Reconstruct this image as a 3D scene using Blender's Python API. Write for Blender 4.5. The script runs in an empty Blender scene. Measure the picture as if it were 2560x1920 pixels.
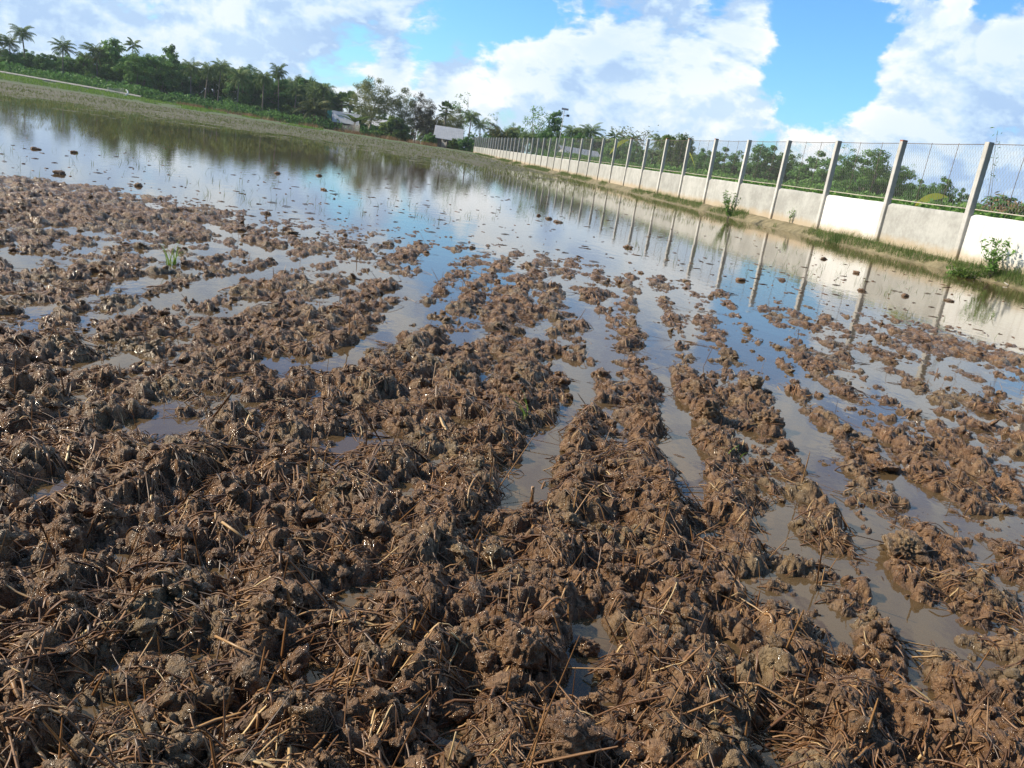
import bpy, math, random
import numpy as np
from mathutils import Matrix, Vector

# ------------------------------------------------------------------ camera
S = bpy.context.scene
COL = S.collection
W0, H0, FPX = 2560.0, 1920.0, 2028.0
RHO, TH, EYE = math.radians(8.83), math.radians(15.67), 1.26
_down = np.array([-math.sin(RHO)*math.cos(TH), math.cos(RHO)*math.cos(TH), math.sin(TH)])
_Z = -_down
_z = np.array([0, 0, 1.0])
_Y = _z - (_z @ _Z)*_Z
_Y /= np.linalg.norm(_Y)
_X = np.cross(_Y, _Z)
MW = np.array([_X, _Y, _Z])                       # camera ray (right, down, forward) -> world

cam_d = bpy.data.cameras.new('camera')
cam_d.sensor_width = 36.0
cam_d.lens = 36.0*FPX/W0
cam_d.clip_start = 0.02
cam_d.clip_end = 20000
cam = bpy.data.objects.new('camera', cam_d)
COL.objects.link(cam)
R3 = MW @ np.diag([1.0, -1.0, -1.0])
m4 = Matrix([list(R3[0])+[0], list(R3[1])+[0], list(R3[2])+[EYE], [0, 0, 0, 1]])
cam.matrix_world = m4
S.camera = cam
S.render.resolution_x, S.render.resolution_y = 1024, 768


def ray(px, py):
    v = MW @ np.array([px-W0/2, py-H0/2, FPX])
    return v/np.linalg.norm(v)


def at(px, py, z=0.0):
    d = ray(px, py)
    t = (z-EYE)/d[2]
    return np.array([d[0]*t, d[1]*t, z])


def at_d(px, py, D):
    d = ray(px, py)
    t = D/math.hypot(d[0], d[1])
    return np.array([d[0]*t, d[1]*t, EYE+d[2]*t])


# ------------------------------------------------------------------ light
S.view_settings.view_transform = 'Standard'
S.view_settings.look = 'None'
S.view_settings.gamma = 1.0
S.view_settings.exposure = 0.35
SUN_AZ, SUN_EL = math.radians(-86), math.radians(33)
sun_dir = np.array([math.sin(SUN_AZ)*math.cos(SUN_EL), math.cos(SUN_AZ)*math.cos(SUN_EL), math.sin(SUN_EL)])
sd = bpy.data.lights.new('sun', 'SUN')
sd.energy = 5.0
sd.angle = math.radians(0.55)
sd.color = (1.0, 0.89, 0.71)
sun = bpy.data.objects.new('sun', sd)
COL.objects.link(sun)
sun.rotation_euler = Vector(sun_dir).to_track_quat('Z', 'Y').to_euler()
sun.location = (-60, 20, 60)


class NT:
    """small helper for node trees"""
    def __init__(self, tree):
        self.t = tree
        self.n = tree.nodes
        self.l = tree.links

    def node(self, typ, ins=None, **kw):
        n = self.n.new(typ)
        for k, v in kw.items():
            setattr(n, k, v)
        for k, v in (ins or {}).items():
            self.set(n.inputs[k], v)
        return n

    def set(self, sock, v):
        if isinstance(v, bpy.types.NodeSocket):
            self.l.new(v, sock)
        elif isinstance(v, bpy.types.Node):
            self.l.new(v.outputs[0], sock)
        else:
            sock.default_value = v

    def math(self, op, a, b=None, c=None, clamp=False):
        n = self.n.new('ShaderNodeMath')
        n.operation = op
        n.use_clamp = clamp
        self.set(n.inputs[0], a)
        if b is not None:
            self.set(n.inputs[1], b)
        if c is not None:
            self.set(n.inputs[2], c)
        return n.outputs[0]

    def vmath(self, op, a, b=None, out=0):
        n = self.n.new('ShaderNodeVectorMath')
        n.operation = op
        self.set(n.inputs[0], a)
        if b is not None:
            self.set(n.inputs[1], b)
        return n.outputs[out]

    def noise(self, vec, scale, detail=4, rough=0.55, dist=0.0):
        n = self.node('ShaderNodeTexNoise', {'Scale': scale, 'Detail': detail, 'Roughness': rough, 'Distortion': dist})
        if vec is not None:
            self.set(n.inputs['Vector'], vec)
        return n.outputs[0]

    def mapr(self, v, a, b, c=0.0, d=1.0, smooth=True):
        n = self.node('ShaderNodeMapRange', {'Value': v, 'From Min': a, 'From Max': b, 'To Min': c, 'To Max': d})
        n.interpolation_type = 'SMOOTHSTEP' if smooth else 'LINEAR'
        return n.outputs[0]

    def mix(self, f, a, b, blend='MIX'):
        n = self.n.new('ShaderNodeMix')
        n.data_type = 'RGBA'
        n.blend_type = blend
        self.set(n.inputs[0], f)
        for s, v in ((n.inputs[6], a), (n.inputs[7], b)):
            self.set(s, (*v, 1.0) if isinstance(v, tuple) and len(v) == 3 else v)
        return n.outputs[2]

    def ramp(self, f, stops):
        n = self.n.new('ShaderNodeValToRGB')
        self.set(n.inputs[0], f)
        e = n.color_ramp.elements
        while len(e) < len(stops):
            e.new(0.5)
        for el, (p, c) in zip(e, stops):
            el.position = p
            el.color = (*c, 1.0)
        return n.outputs[0]


# ---- world: physical sky with a cloud layer given by direction
world = bpy.data.worlds.new('World')
S.world = world
world.use_nodes = True
nt = NT(world.node_tree)
nt.n.clear()
sky = nt.node('ShaderNodeTexSky')
sky.sky_type = 'NISHITA'
sky.sun_disc = False
sky.sun_elevation = SUN_EL
sky.sun_rotation = SUN_AZ % (2*math.pi)
sky.air_density = 1.0
sky.dust_density = 0.6
sky.ozone_density = 2.0
tc = nt.node('ShaderNodeTexCoord')
D = nt.vmath('NORMALIZE', tc.outputs['Generated'])
P = nt.vmath('MULTIPLY', D, (1.0, 1.0, 1.55))
off = tuple(sun_dir*np.array([1, 1, 1.8])*0.022+np.array([0, 0, .012]))
P2 = nt.vmath('ADD', P, off)


def heap_noise(v):
    a = nt.noise(v, 5.2, 10, 0.60, 0.35)
    b = nt.noise(v, 14.0, 6, 0.55, 0.2)
    b = nt.math('ABSOLUTE', nt.math('SUBTRACT', b, 0.5))
    return nt.math('SUBTRACT', nt.math('MULTIPLY_ADD', nt.math('SUBTRACT', a, 0.5), 1.35, 0.58), nt.math('MULTIPLY', b, 0.75))


n1, n2 = heap_noise(P), heap_noise(P2)
nbig = nt.noise(nt.vmath('ADD', P, (3.1, 1.7, 0.4)), 1.9, 3, 0.5)
cov = nt.math('ADD', n1, nt.math('MULTIPLY', nt.math('SUBTRACT', nbig, 0.5), 0.35))
# where the photographed gaps and cloud heaps are, as directions in the sky
heaps = [(1085, 60, 85, -.17), (1040, 205, 62, -.18), (1170, 150, 70, .10), (2030, 110, 140, -.26), (2095, 215, 80, -.22), (2195, 30, 90, -.12),
         (1240, 15, 110, -.20), (1640, 230, 330, .12), (1880, 60, 80, .18), (2330, 210, 130, .20),
         (2530, 90, 60, .12), (600, 60, 420, .13), (990, 185, 50, .20), (1085, 212, 45, .20), (1130, 150, 55, .12)]
for hx, hy, hr, ha in heaps:
    dist = nt.vmath('DISTANCE', D, tuple(ray(hx, hy)), out=1)
    g = nt.mapr(dist, 0.25*hr/FPX, 1.35*hr/FPX, ha, 0.0)
    cov = nt.math('ADD', cov, g)
sepd = nt.node('ShaderNodeSeparateXYZ', {0: D})
dz = sepd.outputs[2]
cov = nt.math('ADD', cov, nt.mapr(dz, 0.0, 0.16, 0.11, 0.055))
cov = nt.math('ADD', cov, nt.mapr(dz, 0.45, 0.85, 0.0, -0.20))
cov = nt.math('ADD', cov, nt.mapr(sepd.outputs[1], -0.30, 0.30, -0.40, 0.0))
dens = nt.mapr(cov, 0.47, 0.60)
lit = nt.math('MULTIPLY_ADD', nt.math('SUBTRACT', n1, n2), 6.0, 0.47, clamp=True)
lit = nt.math('MULTIPLY', lit, nt.mapr(cov, 0.50, 0.80, 1.0, 0.62))
soft = nt.noise(nt.vmath('ADD', P, (7.7, 2.2, 5.1)), 2.6, 4, 0.5)
lit = nt.math('ADD', nt.math('MULTIPLY', lit, 0.75), nt.math('MULTIPLY', nt.math('SUBTRACT', soft, 0.39), 1.25), clamp=True)
cloud = nt.ramp(lit, [(0.0, (0.43, 0.62, 0.92)), (0.30, (0.62, 0.81, 1.02)), (0.62, (0.86, 0.97, 1.06)), (1.0, (1.16, 1.15, 1.13))])
skyc = nt.mix(1.0, nt.vmath('SCALE', sky.outputs[0]), (1, 1, 1), 'MULTIPLY')
sc_n = [n for n in nt.n if n.type == 'VECT_MATH' and n.operation == 'SCALE'][0]
sc_n.inputs['Scale'].default_value = 0.11
blue = nt.mix(1.0, skyc, (0.88, 1.46, 1.92), 'MULTIPLY')
blue = nt.mix(nt.mapr(sepd.outputs[1], -0.35, 0.25, 0.62, 0.0), blue, (0.02, 0.035, 0.06))
allsky = nt.mix(dens, blue, cloud)
low = nt.mapr(dz, -0.02, 0.07, 0.45, 0.0)
allsky = nt.mix(low, allsky, (0.66, 0.80, 0.95))
bg = nt.node('ShaderNodeBackground', {'Color': allsky, 'Strength': 0.80})
out = nt.node('ShaderNodeOutputWorld')
nt.l.new(bg.outputs[0], out.inputs[0])


# ------------------------------------------------------------------ numpy noise
def _hash(i, j, k=0):
    h = (i.astype(np.int64)*374761393 + j.astype(np.int64)*668265263 + np.int64(k)*1274126177) & 0xffffffff
    h = ((h ^ (h >> 13))*1274126177) & 0xffffffff
    h = ((h ^ (h >> 16))*2246822519) & 0xffffffff
    return ((h ^ (h >> 15)) & 0xffffff)/float(0x1000000)


def vnoise(x, y, k=0):
    i, j = np.floor(x), np.floor(y)
    fx, fy = x-i, y-j
    fx = fx*fx*fx*(fx*(fx*6-15)+10)
    fy = fy*fy*fy*(fy*(fy*6-15)+10)
    a, b, c, d = _hash(i, j, k), _hash(i+1, j, k), _hash(i, j+1, k), _hash(i+1, j+1, k)
    return (a*(1-fx)+b*fx)*(1-fy)+(c*(1-fx)+d*fx)*fy


def fbm(x, y, k=0, o=4, g=0.5):
    s, a, t = 0.0, 1.0, 0.0
    for q in range(o):
        s = s+a*vnoise(x, y, k+q*17)
        t += a
        a *= g
        x, y = x*2.03+11.3, y*2.03-7.1
    return s/t


def worley(x, y, k=0):
    """distance to the nearest feature point and that point's random number"""
    i, j = np.floor(x), np.floor(y)
    best = np.full(x.shape, 9.0)
    rnd = np.zeros(x.shape)
    for a in (-1, 0, 1):
        for b in (-1, 0, 1):
            ci, cj = i+a, j+b
            d = np.hypot(ci+_hash(ci, cj, k)-x, cj+_hash(ci, cj, k+5)-y)
            m = d < best
            best = np.where(m, d, best)
            rnd = np.where(m, _hash(ci, cj, k+9), rnd)
    return best, rnd


def sstep(a, b, x):
    t = np.clip((x-a)/(b-a), 0, 1)
    return t*t*(3-2*t)


# ------------------------------------------------------------------ terrain
FAZ = math.radians(-9.89)
FX0, FY0, FSP, FH, FZB = 11.44, 22.72, 3.89, 3.1, 0.30
FU = np.array([math.sin(FAZ), math.cos(FAZ)])      # along the fence, away from the camera
FN = np.array([math.cos(FAZ), -math.sin(FAZ)])     # to the side behind the fence
ROW = math.radians(4.5)                            # direction of the plough rows
EDGE = 168.0                                       # far end of the paddy

D2P = W0/2212.0
CH = [  # furrows that hold water: photo points, width, depth
    ([(1120, 1090), (1185, 960), (1250, 860), (1255, 790)], .085, .13),
    ([(1290, 770), (1285, 700), (1240, 640), (1200, 600)], .10, .08),
    ([(1160, 740), (1185, 690)], .10, .08), ([(985, 745), (1060, 715)], .10, .08),
    ([(1450, 880), (1500, 1000), (1490, 1090)], .065, .11),
    ([(1420, 760), (1460, 890)], .06, .09), ([(1390, 640), (1430, 760)], .09, .07),
    ([(1640, 700), (1720, 950), (1800, 1080), (1890, 1230), (1960, 1400), (2060, 1620)], .055, .12),
    ([(1560, 600), (1640, 700)], .10, .08),
    ([(960, 540), (900, 640), (830, 720), (700, 800)], .12, .10),
    ([(700, 560), (500, 600), (340, 650)], .10, .08), ([(900, 620), (760, 660)], .09, .05),
    ([(1275, 1350), (1250, 1500)], .05, .11), ([(940, 1370), (830, 1520)], .04, .10),
    ([(1630, 1470), (1660, 1655)], .04, .10), ([(520, 880), (640, 870)], .08, .07),
    ([(140, 800), (260, 780)], .10, .07), ([(20, 1120), (130, 1060)], .05, .08),
    ([(290, 620), (330, 600)], .15, .08), ([(430, 480), (600, 560)], .15, .06),
    ([(1970, 1330), (2210, 1390)], .04, .05), ([(1900, 1010), (2050, 1120), (2210, 1180)], .05, .06),
    ([(1850, 760), (2000, 900), (2200, 960)], .10, .07), ([(280, 910), (460, 940)], .05, .07),
    ([(560, 760), (620, 830)], .06, .07), ([(1040, 930), (1100, 1060)], .05, .05)]
CHW = [([at(a*D2P, b*D2P)[:2] for a, b in pts], w*.82, dp) for pts, w, dp in CH]


def clodlayer(x, y, s, k, keep=0.75):
    f, r = worley(x/s, y/s, k)
    rad = 0.42+0.38*r
    return np.where(r > 1-keep, np.sqrt(np.clip(1-(f/rad)**2, 0, 1))*(0.45+0.55*r), 0.0)


def mud_h(x, y):
    r = np.hypot(x, y)
    az = np.degrees(np.arctan2(x, y))
    wx = x+0.06*(fbm(x*4, y*4, 3, 3)-.5)
    wy = y+0.06*(fbm(x*4, y*4, 31, 3)-.5)
    u = wx*math.cos(ROW)-wy*math.sin(ROW)
    u = u+0.10*(vnoise(x*.8, y*.5, 8)-.5)
    ridge = np.cos(2*np.pi*(u-.06)/0.37)
    big = fbm(wx*1.7, wy*1.2, 40, 3)-.5
    mid = fbm(wx*5.5, wy*5.5, 44, 3)-.5
    # how much mud stands above the water, by distance
    base = np.interp(r, [0, 2.0, 3.0, 4.2, 6.0, 8.0, 9.6, 10.8, 12.5, 15], [.030, .022, .014, .002, -.010, -.014, -.019, -.029, -.062, -.10])
    base = base+np.interp(az, [-40, -25, -8, 6, 16, 40], [.002, .001, 0, 0, -.015, -.018])*sstep(2.2, 4.5, r)
    base = base+np.interp(az, [-40, -28, -16, 6, 22, 30, 40], [.060, .046, .008, 0, .006, .026, .034])*sstep(8, 10, r)*(1-sstep(12.2, 14, r))
    amp = np.interp(r, [0, 3, 8, 12], [1.15, 1.1, .95, .8])
    c1 = clodlayer(wx, wy, .145, 60, .7)
    c2 = clodlayer(wx, wy, .078, 61, .75)
    w2x = wx+.018*(vnoise(x*30, y*30, 5)-.5)
    w2y = wy+.018*(vnoise(x*30, y*30, 6)-.5)
    c3 = clodlayer(w2x, w2y, .040, 62, .8)
    c4 = clodlayer(w2x, w2y, .021, 63, .8)
    near = 1-sstep(5, 9, r)
    fine = fbm(x*55, y*55, 70, 3)-.5
    clods = .043*c1+.032*c2+.020*c3+.010*c4*near
    z = base+amp*((.015)*ridge*(1-.55*sstep(-4, -22, az))+.070*big+.052*mid+clods-.025)+.014*fine
    z = z-.010*np.abs(fbm(x*18, y*18, 77, 2)-.5)
    for pts, w, dp in CHW:
        best = np.full(x.shape, 99.0)
        for a, b in zip(pts[:-1], pts[1:]):
            dx, dy = b-a
            t = np.clip(((x-a[0])*dx+(y-a[1])*dy)/(dx*dx+dy*dy), 0, 1)
            best = np.minimum(best, np.hypot(x-a[0]-t*dx, y-a[1]-t*dy))
        best = best+.05*(mid+.6*big)
        z = z-dp*np.exp(-(np.clip(best, 0, None)/w)**2*1.1)
    # soft floor under the water
    lo = -.035
    z = np.where(z < lo, lo+(z-lo)*.18, z)
    return z


def far_z(x, y):
    r = np.hypot(x, y)
    az = np.degrees(np.arctan2(x, y))
    z = np.interp(r, [0, 12, 30, 42, 62, 100, EDGE-14, EDGE, EDGE+8], [-.06, -.07, -.06, -.022, -.006, .05, .16, .30, .34])
    z = z+.05*(fbm(x*.25, y*.12, 90, 4)-.5)*sstep(20, 38, r)*(1-sstep(140, 160, r))+.06*(fbm(x*1.3, y*.7, 91, 3)-.5)*sstep(25, 40, r)
    bank = np.interp(az, [-40, -33, -28, -25, -18, -10], [1.15, 1.05, .75, .45, .12, 0.0])
    z = z+bank*sstep(EDGE-22, EDGE+2, r)
    s = (x-FX0)*FN[0]+(y-FY0)*FN[1]
    s = s+.35*(fbm(x*.8, y*.8, 95, 3)-.5)
    edge = sstep(-.72, -.02, s)
    z = z*(1-edge)+(.31+.03*(fbm(x*3, y*3, 96, 2)-.5))*edge
    return z


def height(x, y):
    x = np.asarray(x, float)
    y = np.asarray(y, float)
    r = np.hypot(x, y)
    z = far_z(x, y)
    m = r < 15
    if np.any(m):
        k = sstep(12.5, 14.8, r[m])
        zz = mud_h(x[m], y[m])*(1-k)+z[m]*k
        z = z.copy()
        z[m] = zz
    return z


# ------------------------------------------------------------------ mesh helpers
def mesh_np(name, verts, polys, attr=None, smooth=True):
    """polys: list of int arrays (n,k)"""
    me = bpy.data.meshes.new(name)
    verts = np.asarray(verts, np.float32)
    me.vertices.add(len(verts))
    me.vertices.foreach_set('co', verts.ravel())
    polys = [np.asarray(p, np.int32) for p in polys if len(p)]
    loops = np.concatenate([p.ravel() for p in polys])
    tot = np.concatenate([np.full(len(p), p.shape[1], np.int32) for p in polys])
    st = np.concatenate([[0], np.cumsum(tot)[:-1]]).astype(np.int32)
    me.loops.add(len(loops))
    me.loops.foreach_set('vertex_index', loops)
    me.polygons.add(len(tot))
    me.polygons.foreach_set('loop_start', st)
    me.update(calc_edges=True)
    me.polygons.foreach_set('use_smooth', np.full(len(tot), smooth, bool))
    if attr is not None:
        a = me.attributes.new('rnd', 'FLOAT', 'POINT')
        a.data.foreach_set('value', np.asarray(attr, np.float32))
    me.validate(verbose=False)
    return me


class MB:
    def __init__(self):
        self.v, self.q, self.t, self.a, self.n = [], [], [], [], 0

    def add(self, v, quads=None, tris=None, rnd=0.5):
        v = np.asarray(v, float)
        if quads is not None and len(quads):
            self.q.append(np.asarray(quads)+self.n)
        if tris is not None and len(tris):
            self.t.append(np.asarray(tris)+self.n)
        self.v.append(v)
        self.a.append(np.full(len(v), rnd) if np.isscalar(rnd) else np.asarray(rnd))
        self.n += len(v)

    def box(self, c, s, rot=0.0, rnd=.5):
        v = np.array([[a, b, d] for a in (-.5, .5) for b in (-.5, .5) for d in (-.5, .5)])*np.array(s)
        cr, sr = math.cos(rot), math.sin(rot)
        v = np.c_[v[:, 0]*cr-v[:, 1]*sr, v[:, 0]*sr+v[:, 1]*cr, v[:, 2]]+np.array(c)
        self.add(v, [[0, 1, 3, 2], [4, 6, 7, 5], [0, 4, 5, 1], [2, 3, 7, 6], [0, 2, 6, 4], [1, 5, 7, 3]], rnd=rnd)

    def tube(self, pts, rad, n=6, rnd=.5):
        pts = np.asarray(pts, float)
        rad = np.full(len(pts), rad) if np.isscalar(rad) else np.asarray(rad)
        tg = np.gradient(pts, axis=0)
        tg /= np.linalg.norm(tg, axis=1)[:, None]+1e-9
        ref = np.array([0, 0, 1.0]) if abs(tg[:, 2].mean()) < .8 else np.array([1.0, 0, 0])
        a = np.cross(tg, ref)
        a /= np.linalg.norm(a, axis=1)[:, None]+1e-9
        b = np.cross(tg, a)
        th = np.arange(n)*2*np.pi/n
        ring = pts[:, None]+rad[:, None, None]*(a[:, None]*np.cos(th)[None, :, None]+b[:, None]*np.sin(th)[None, :, None])
        k = len(pts)
        v = ring.reshape(-1, 3)
        q = [[i*n+j, i*n+(j+1) % n, (i+1)*n+(j+1) % n, (i+1)*n+j] for i in range(k-1) for j in range(n)]
        v = np.vstack([v, pts[:1], pts[-1:]])
        t = [[k*n, (j+1) % n, j] for j in range(n)]+[[k*n+1, (k-1)*n+j, (k-1)*n+(j+1) % n] for j in range(n)]
        self.add(v, q, t, rnd)

    def mesh(self, name, smooth=True):
        ps = []
        if self.q:
            ps.append(np.vstack(self.q))
        if self.t:
            ps.append(np.vstack(self.t))
        return mesh_np(name, np.vstack(self.v), ps, np.concatenate(self.a), smooth)


def obj(name, me, mat=None, parent=None, loc=None):
    o = bpy.data.objects.new(name, me)
    COL.objects.link(o)
    if mat is not None and me is not None and not me.materials:
        me.materials.append(mat)
    if parent is not None:
        o.parent = parent
    if loc is not None:
        o.location = loc
    return o


def tag(o, label=None, cat=None, group=None, kind=None):
    for k, v in (('label', label), ('category', cat), ('group', group), ('kind', kind)):
        if v:
            o[k] = v
    return o


def empty(name, loc, rz=0.0):
    o = bpy.data.objects.new(name, None)
    COL.objects.link(o)
    o.location = loc
    o.rotation_euler = (0, 0, rz)
    o.empty_display_size = .3
    return o


def copy_tree(o, parent=None):
    c = o.copy()
    COL.objects.link(c)
    if parent is not None:
        c.parent = parent
    for ch in list(o.children):
        copy_tree(ch, c)
    return c


# ------------------------------------------------------------------ materials
def material(name):
    m = bpy.data.materials.new(name)
    m.use_nodes = True
    n = NT(m.node_tree)
    b = n.n['Principled BSDF']
    return m, n, b


def simple(name, stops, scale=6.0, rough=0.8, bump=0.0, bscale=40, spec=None, attr=0.0):
    m, n, b = material(name)
    g = n.node('ShaderNodeNewGeometry')
    f = n.noise(g.outputs['Position'], scale, 5, 0.6)
    if attr:
        a = n.node('ShaderNodeAttribute', attribute_name='rnd')
        f = n.math('ADD', n.math('MULTIPLY', f, 1-attr), n.math('MULTIPLY', a.outputs['Fac'], attr))
    n.set(b.inputs['Base Color'], n.ramp(f, stops))
    b.inputs['Roughness'].default_value = rough
    if spec is not None:
        b.inputs['Specular IOR Level'].default_value = spec
    if bump:
        bn = n.node('ShaderNodeBump', {'Strength': 1.0, 'Distance': bump, 'Height': n.noise(g.outputs['Position'], bscale, 5, .6)})
        n.set(b.inputs['Normal'], bn)
    return m


def leafmat(name, dark, mid, light, trans=0.32):
    m, n, b = material(name)
    a = n.node('ShaderNodeAttribute', attribute_name='rnd')
    oi = n.node('ShaderNodeObjectInfo')
    f = n.math('ADD', a.outputs['Fac'], n.math('MULTIPLY', n.math('SUBTRACT', oi.outputs['Random'], .5), .35))
    c = n.ramp(f, [(0.0, dark), (.5, mid), (1.0, light)])
    n.set(b.inputs['Base Color'], c)
    b.inputs['Roughness'].default_value = .6
    b.inputs['Specular IOR Level'].default_value = .15
    tr = n.node('ShaderNodeBsdfTranslucent', {'Color': c})
    mx = n.node('ShaderNodeMixShader', {0: trans, 1: b.outputs[0], 2: tr.outputs[0]})
    n.l.new(mx.outputs[0], n.n['Material Output'].inputs[0])
    return m


def mudmat():
    m, n, b = material('mud')
    g = n.node('ShaderNodeNewGeometry')
    p = g.outputs['Position']
    z = n.node('ShaderNodeSeparateXYZ', {0: p}).outputs[2]
    nb = n.noise(p, 34, 6, .65)
    na = n.noise(p, 2.1, 3, .5)
    nc = n.noise(p, 9, 4, .6)
    c = n.ramp(n.math('ADD', n.math('MULTIPLY', nb, .65), n.math('MULTIPLY', nc, .35)),
               [(.30, (.055, .027, .012)), (.47, (.165, .087, .041)), (.60, (.280, .162, .080)), (.75, (.41, .262, .142))])
    c = n.mix(n.mapr(na, .48, .66, 0, .55), c, n.ramp(nb, [(.3, (.100, .075, .036)), (.7, (.33, .26, .145))]))
    c = n.mix(n.mapr(nc, .55, .72, 0, .5), c, (.200, .098, .048))
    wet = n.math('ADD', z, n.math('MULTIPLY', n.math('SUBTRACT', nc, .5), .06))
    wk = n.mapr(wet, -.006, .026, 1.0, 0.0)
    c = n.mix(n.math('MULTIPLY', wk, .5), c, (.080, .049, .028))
    n.set(b.inputs['Base Color'], c)
    ro = n.mapr(n.noise(p, 22, 4, .6), .38, .64, .12, .62)
    ro = n.math('SUBTRACT', ro, n.math('MULTIPLY', wk, .12), clamp=True)
    n.set(b.inputs['Roughness'], ro)
    b.inputs['Specular IOR Level'].default_value = .5
    h = n.math('ADD', n.noise(p, 120, 5, .65), n.math('MULTIPLY', n.noise(p, 42, 4, .6), 1.6))
    fib = n.noise(n.vmath('MULTIPLY', p, (1.0, .22, 1.0)), 210, 3, .6)
    h = n.math('ADD', h, n.math('MULTIPLY', fib, .7))
    n.set(b.inputs['Normal'], n.node('ShaderNodeBump', {'Strength': .9, 'Distance': .011, 'Height': h}))
    return m


def watermat():
    m, n, b = material('paddy_water')
    g = n.node('ShaderNodeNewGeometry')
    p = g.outputs['Position']
    h = n.math('ADD', n.noise(n.vmath('MULTIPLY', p, (1, .6, 1)), 5.0, 3, .5), n.math('MULTIPLY', n.noise(p, 26, 3, .5), .10))
    nb = n.node('ShaderNodeBump', {'Strength': .16, 'Distance': .012, 'Height': h})
    silt = n.mix(n.noise(p, 1.3, 3, .5), (.195, .118, .054), (.255, .172, .088))
    murk = n.node('ShaderNodeBsdfDiffuse', {'Color': silt})
    clear = n.node('ShaderNodeBsdfTransparent', {'Color': (.80, .70, .50, 1)})
    body = n.node('ShaderNodeMixShader', {0: .46, 1: clear.outputs[0], 2: murk.outputs[0]})
    gl = n.node('ShaderNodeBsdfGlossy', {'Color': (1, 1, 1, 1), 'Roughness': .025, 'Normal': nb.outputs[0]})
    fr = n.node('ShaderNodeFresnel', {'IOR': 1.36, 'Normal': nb.outputs[0]})
    mx = n.node('ShaderNodeMixShader', {0: fr.outputs[0], 1: body.outputs[0], 2: gl.outputs[0]})
    n.l.new(mx.outputs[0], n.n['Material Output'].inputs[0])
    return m


def fieldmat():
    """stubble, wet margins, grassed bank and the land beyond, by place"""
    m, n, b = material('field_soil')
    g = n.node('ShaderNodeNewGeometry')
    p = g.outputs['Position']
    sp = n.node('ShaderNodeSeparateXYZ', {0: p})
    r = n.vmath('LENGTH', n.vmath('MULTIPLY', p, (1, 1, 0)), out=1)
    s = n.math('ADD', n.math('MULTIPLY', n.math('SUBTRACT', sp.outputs[0], FX0), float(FN[0])), n.math('MULTIPLY', n.math('SUBTRACT', sp.outputs[1], FY0), float(FN[1])))
    na = n.noise(p, .35, 5, .6)
    nb = n.noise(p, 3.0, 6, .65)
    soil = n.ramp(nb, [(.3, (.060, .044, .026)), (.55, (.125, .095, .058)), (.75, (.19, .155, .095))])
    olive = n.ramp(nb, [(.3, (.060, .062, .026)), (.6, (.125, .125, .055)), (.8, (.20, .185, .095))])
    c = n.mix(n.mapr(na, .40, .60, .15, .85), soil, olive)
    marg = n.ramp(nb, [(.3, (.10, .085, .040)), (.7, (.28, .23, .13))])
    c = n.mix(n.mapr(n.math('ADD', s, n.math('MULTIPLY', nb, 1.0)), -2.6, -1.0), c, marg)
    grass = n.ramp(nb, [(.3, (.050, .075, .020)), (.7, (.13, .17, .05))])
    c = n.mix(n.mapr(n.math('ADD', r, n.math('MULTIPLY', na, 16)), EDGE-14, EDGE-4), c, grass)
    dry = n.ramp(nb, [(.3, (.13, .085, .05)), (.7, (.28, .20, .12))])
    c = n.mix(n.math('MULTIPLY', n.mapr(n.math('ADD', r, n.math('MULTIPLY', nb, 8)), EDGE+5, EDGE+9), n.mapr(na, .4, .6, .4, 1)), c, dry)
    c = n.mix(n.mapr(s, .3, 1.5), c, grass)
    n.set(b.inputs['Base Color'], c)
    b.inputs['Roughness'].default_value = .8
    n.set(b.inputs['Normal'], n.node('ShaderNodeBump', {'Strength': .8, 'Distance': .05, 'Height': n.noise(p, 8, 6, .7)}))
    return m


def concretemat(name, lo, hi):
    m, n, b = material(name)
    g = n.node('ShaderNodeNewGeometry')
    p = g.outputs['Position']
    z = n.node('ShaderNodeSeparateXYZ', {0: p}).outputs[2]
    na = n.noise(p, 1.4, 5, .6)
    nb = n.noise(p, 9, 6, .65)
    st = n.noise(n.vmath('MULTIPLY', p, (5, 5, .5)), 1.6, 4, .6)
    c = n.mix(n.mapr(n.math('ADD', n.math('MULTIPLY', na, .6), n.math('MULTIPLY', nb, .4)), .36, .64), lo, hi)
    c = n.mix(n.mapr(st, .56, .75, 0, .35), c, (.33, .31, .28))
    zz = n.math('ADD', z, n.math('MULTIPLY', n.math('SUBTRACT', na, .5), .35))
    zz = n.math('ADD', zz, n.math('MULTIPLY', n.math('SUBTRACT', nb, .5), .12))
    oi = n.node('ShaderNodeObjectInfo')
    c = n.mix(1.0, c, n.ramp(oi.outputs['Random'], [(0.0, (.84, .84, .83)), (1.0, (1.06, 1.06, 1.05))]), 'MULTIPLY')
    drip = n.noise(n.vmath('MULTIPLY', p, (14, 14, .7)), 1.0, 4, .6)
    c = n.mix(n.math('MULTIPLY', n.mapr(drip, .58, .74, 0, .5), n.mapr(nb, .4, .6, .2, 1)), c, (.20, .195, .17))
    c = n.mix(n.mapr(zz, .38, .66, .75, 0), c, (.42, .32, .20))
    n.set(b.inputs['Base Color'], c)
    b.inputs['Roughness'].default_value = .85
    n.set(b.inputs['Normal'], n.node('ShaderNodeBump', {'Strength': .6, 'Distance': .008, 'Height': nb}))
    return m


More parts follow.
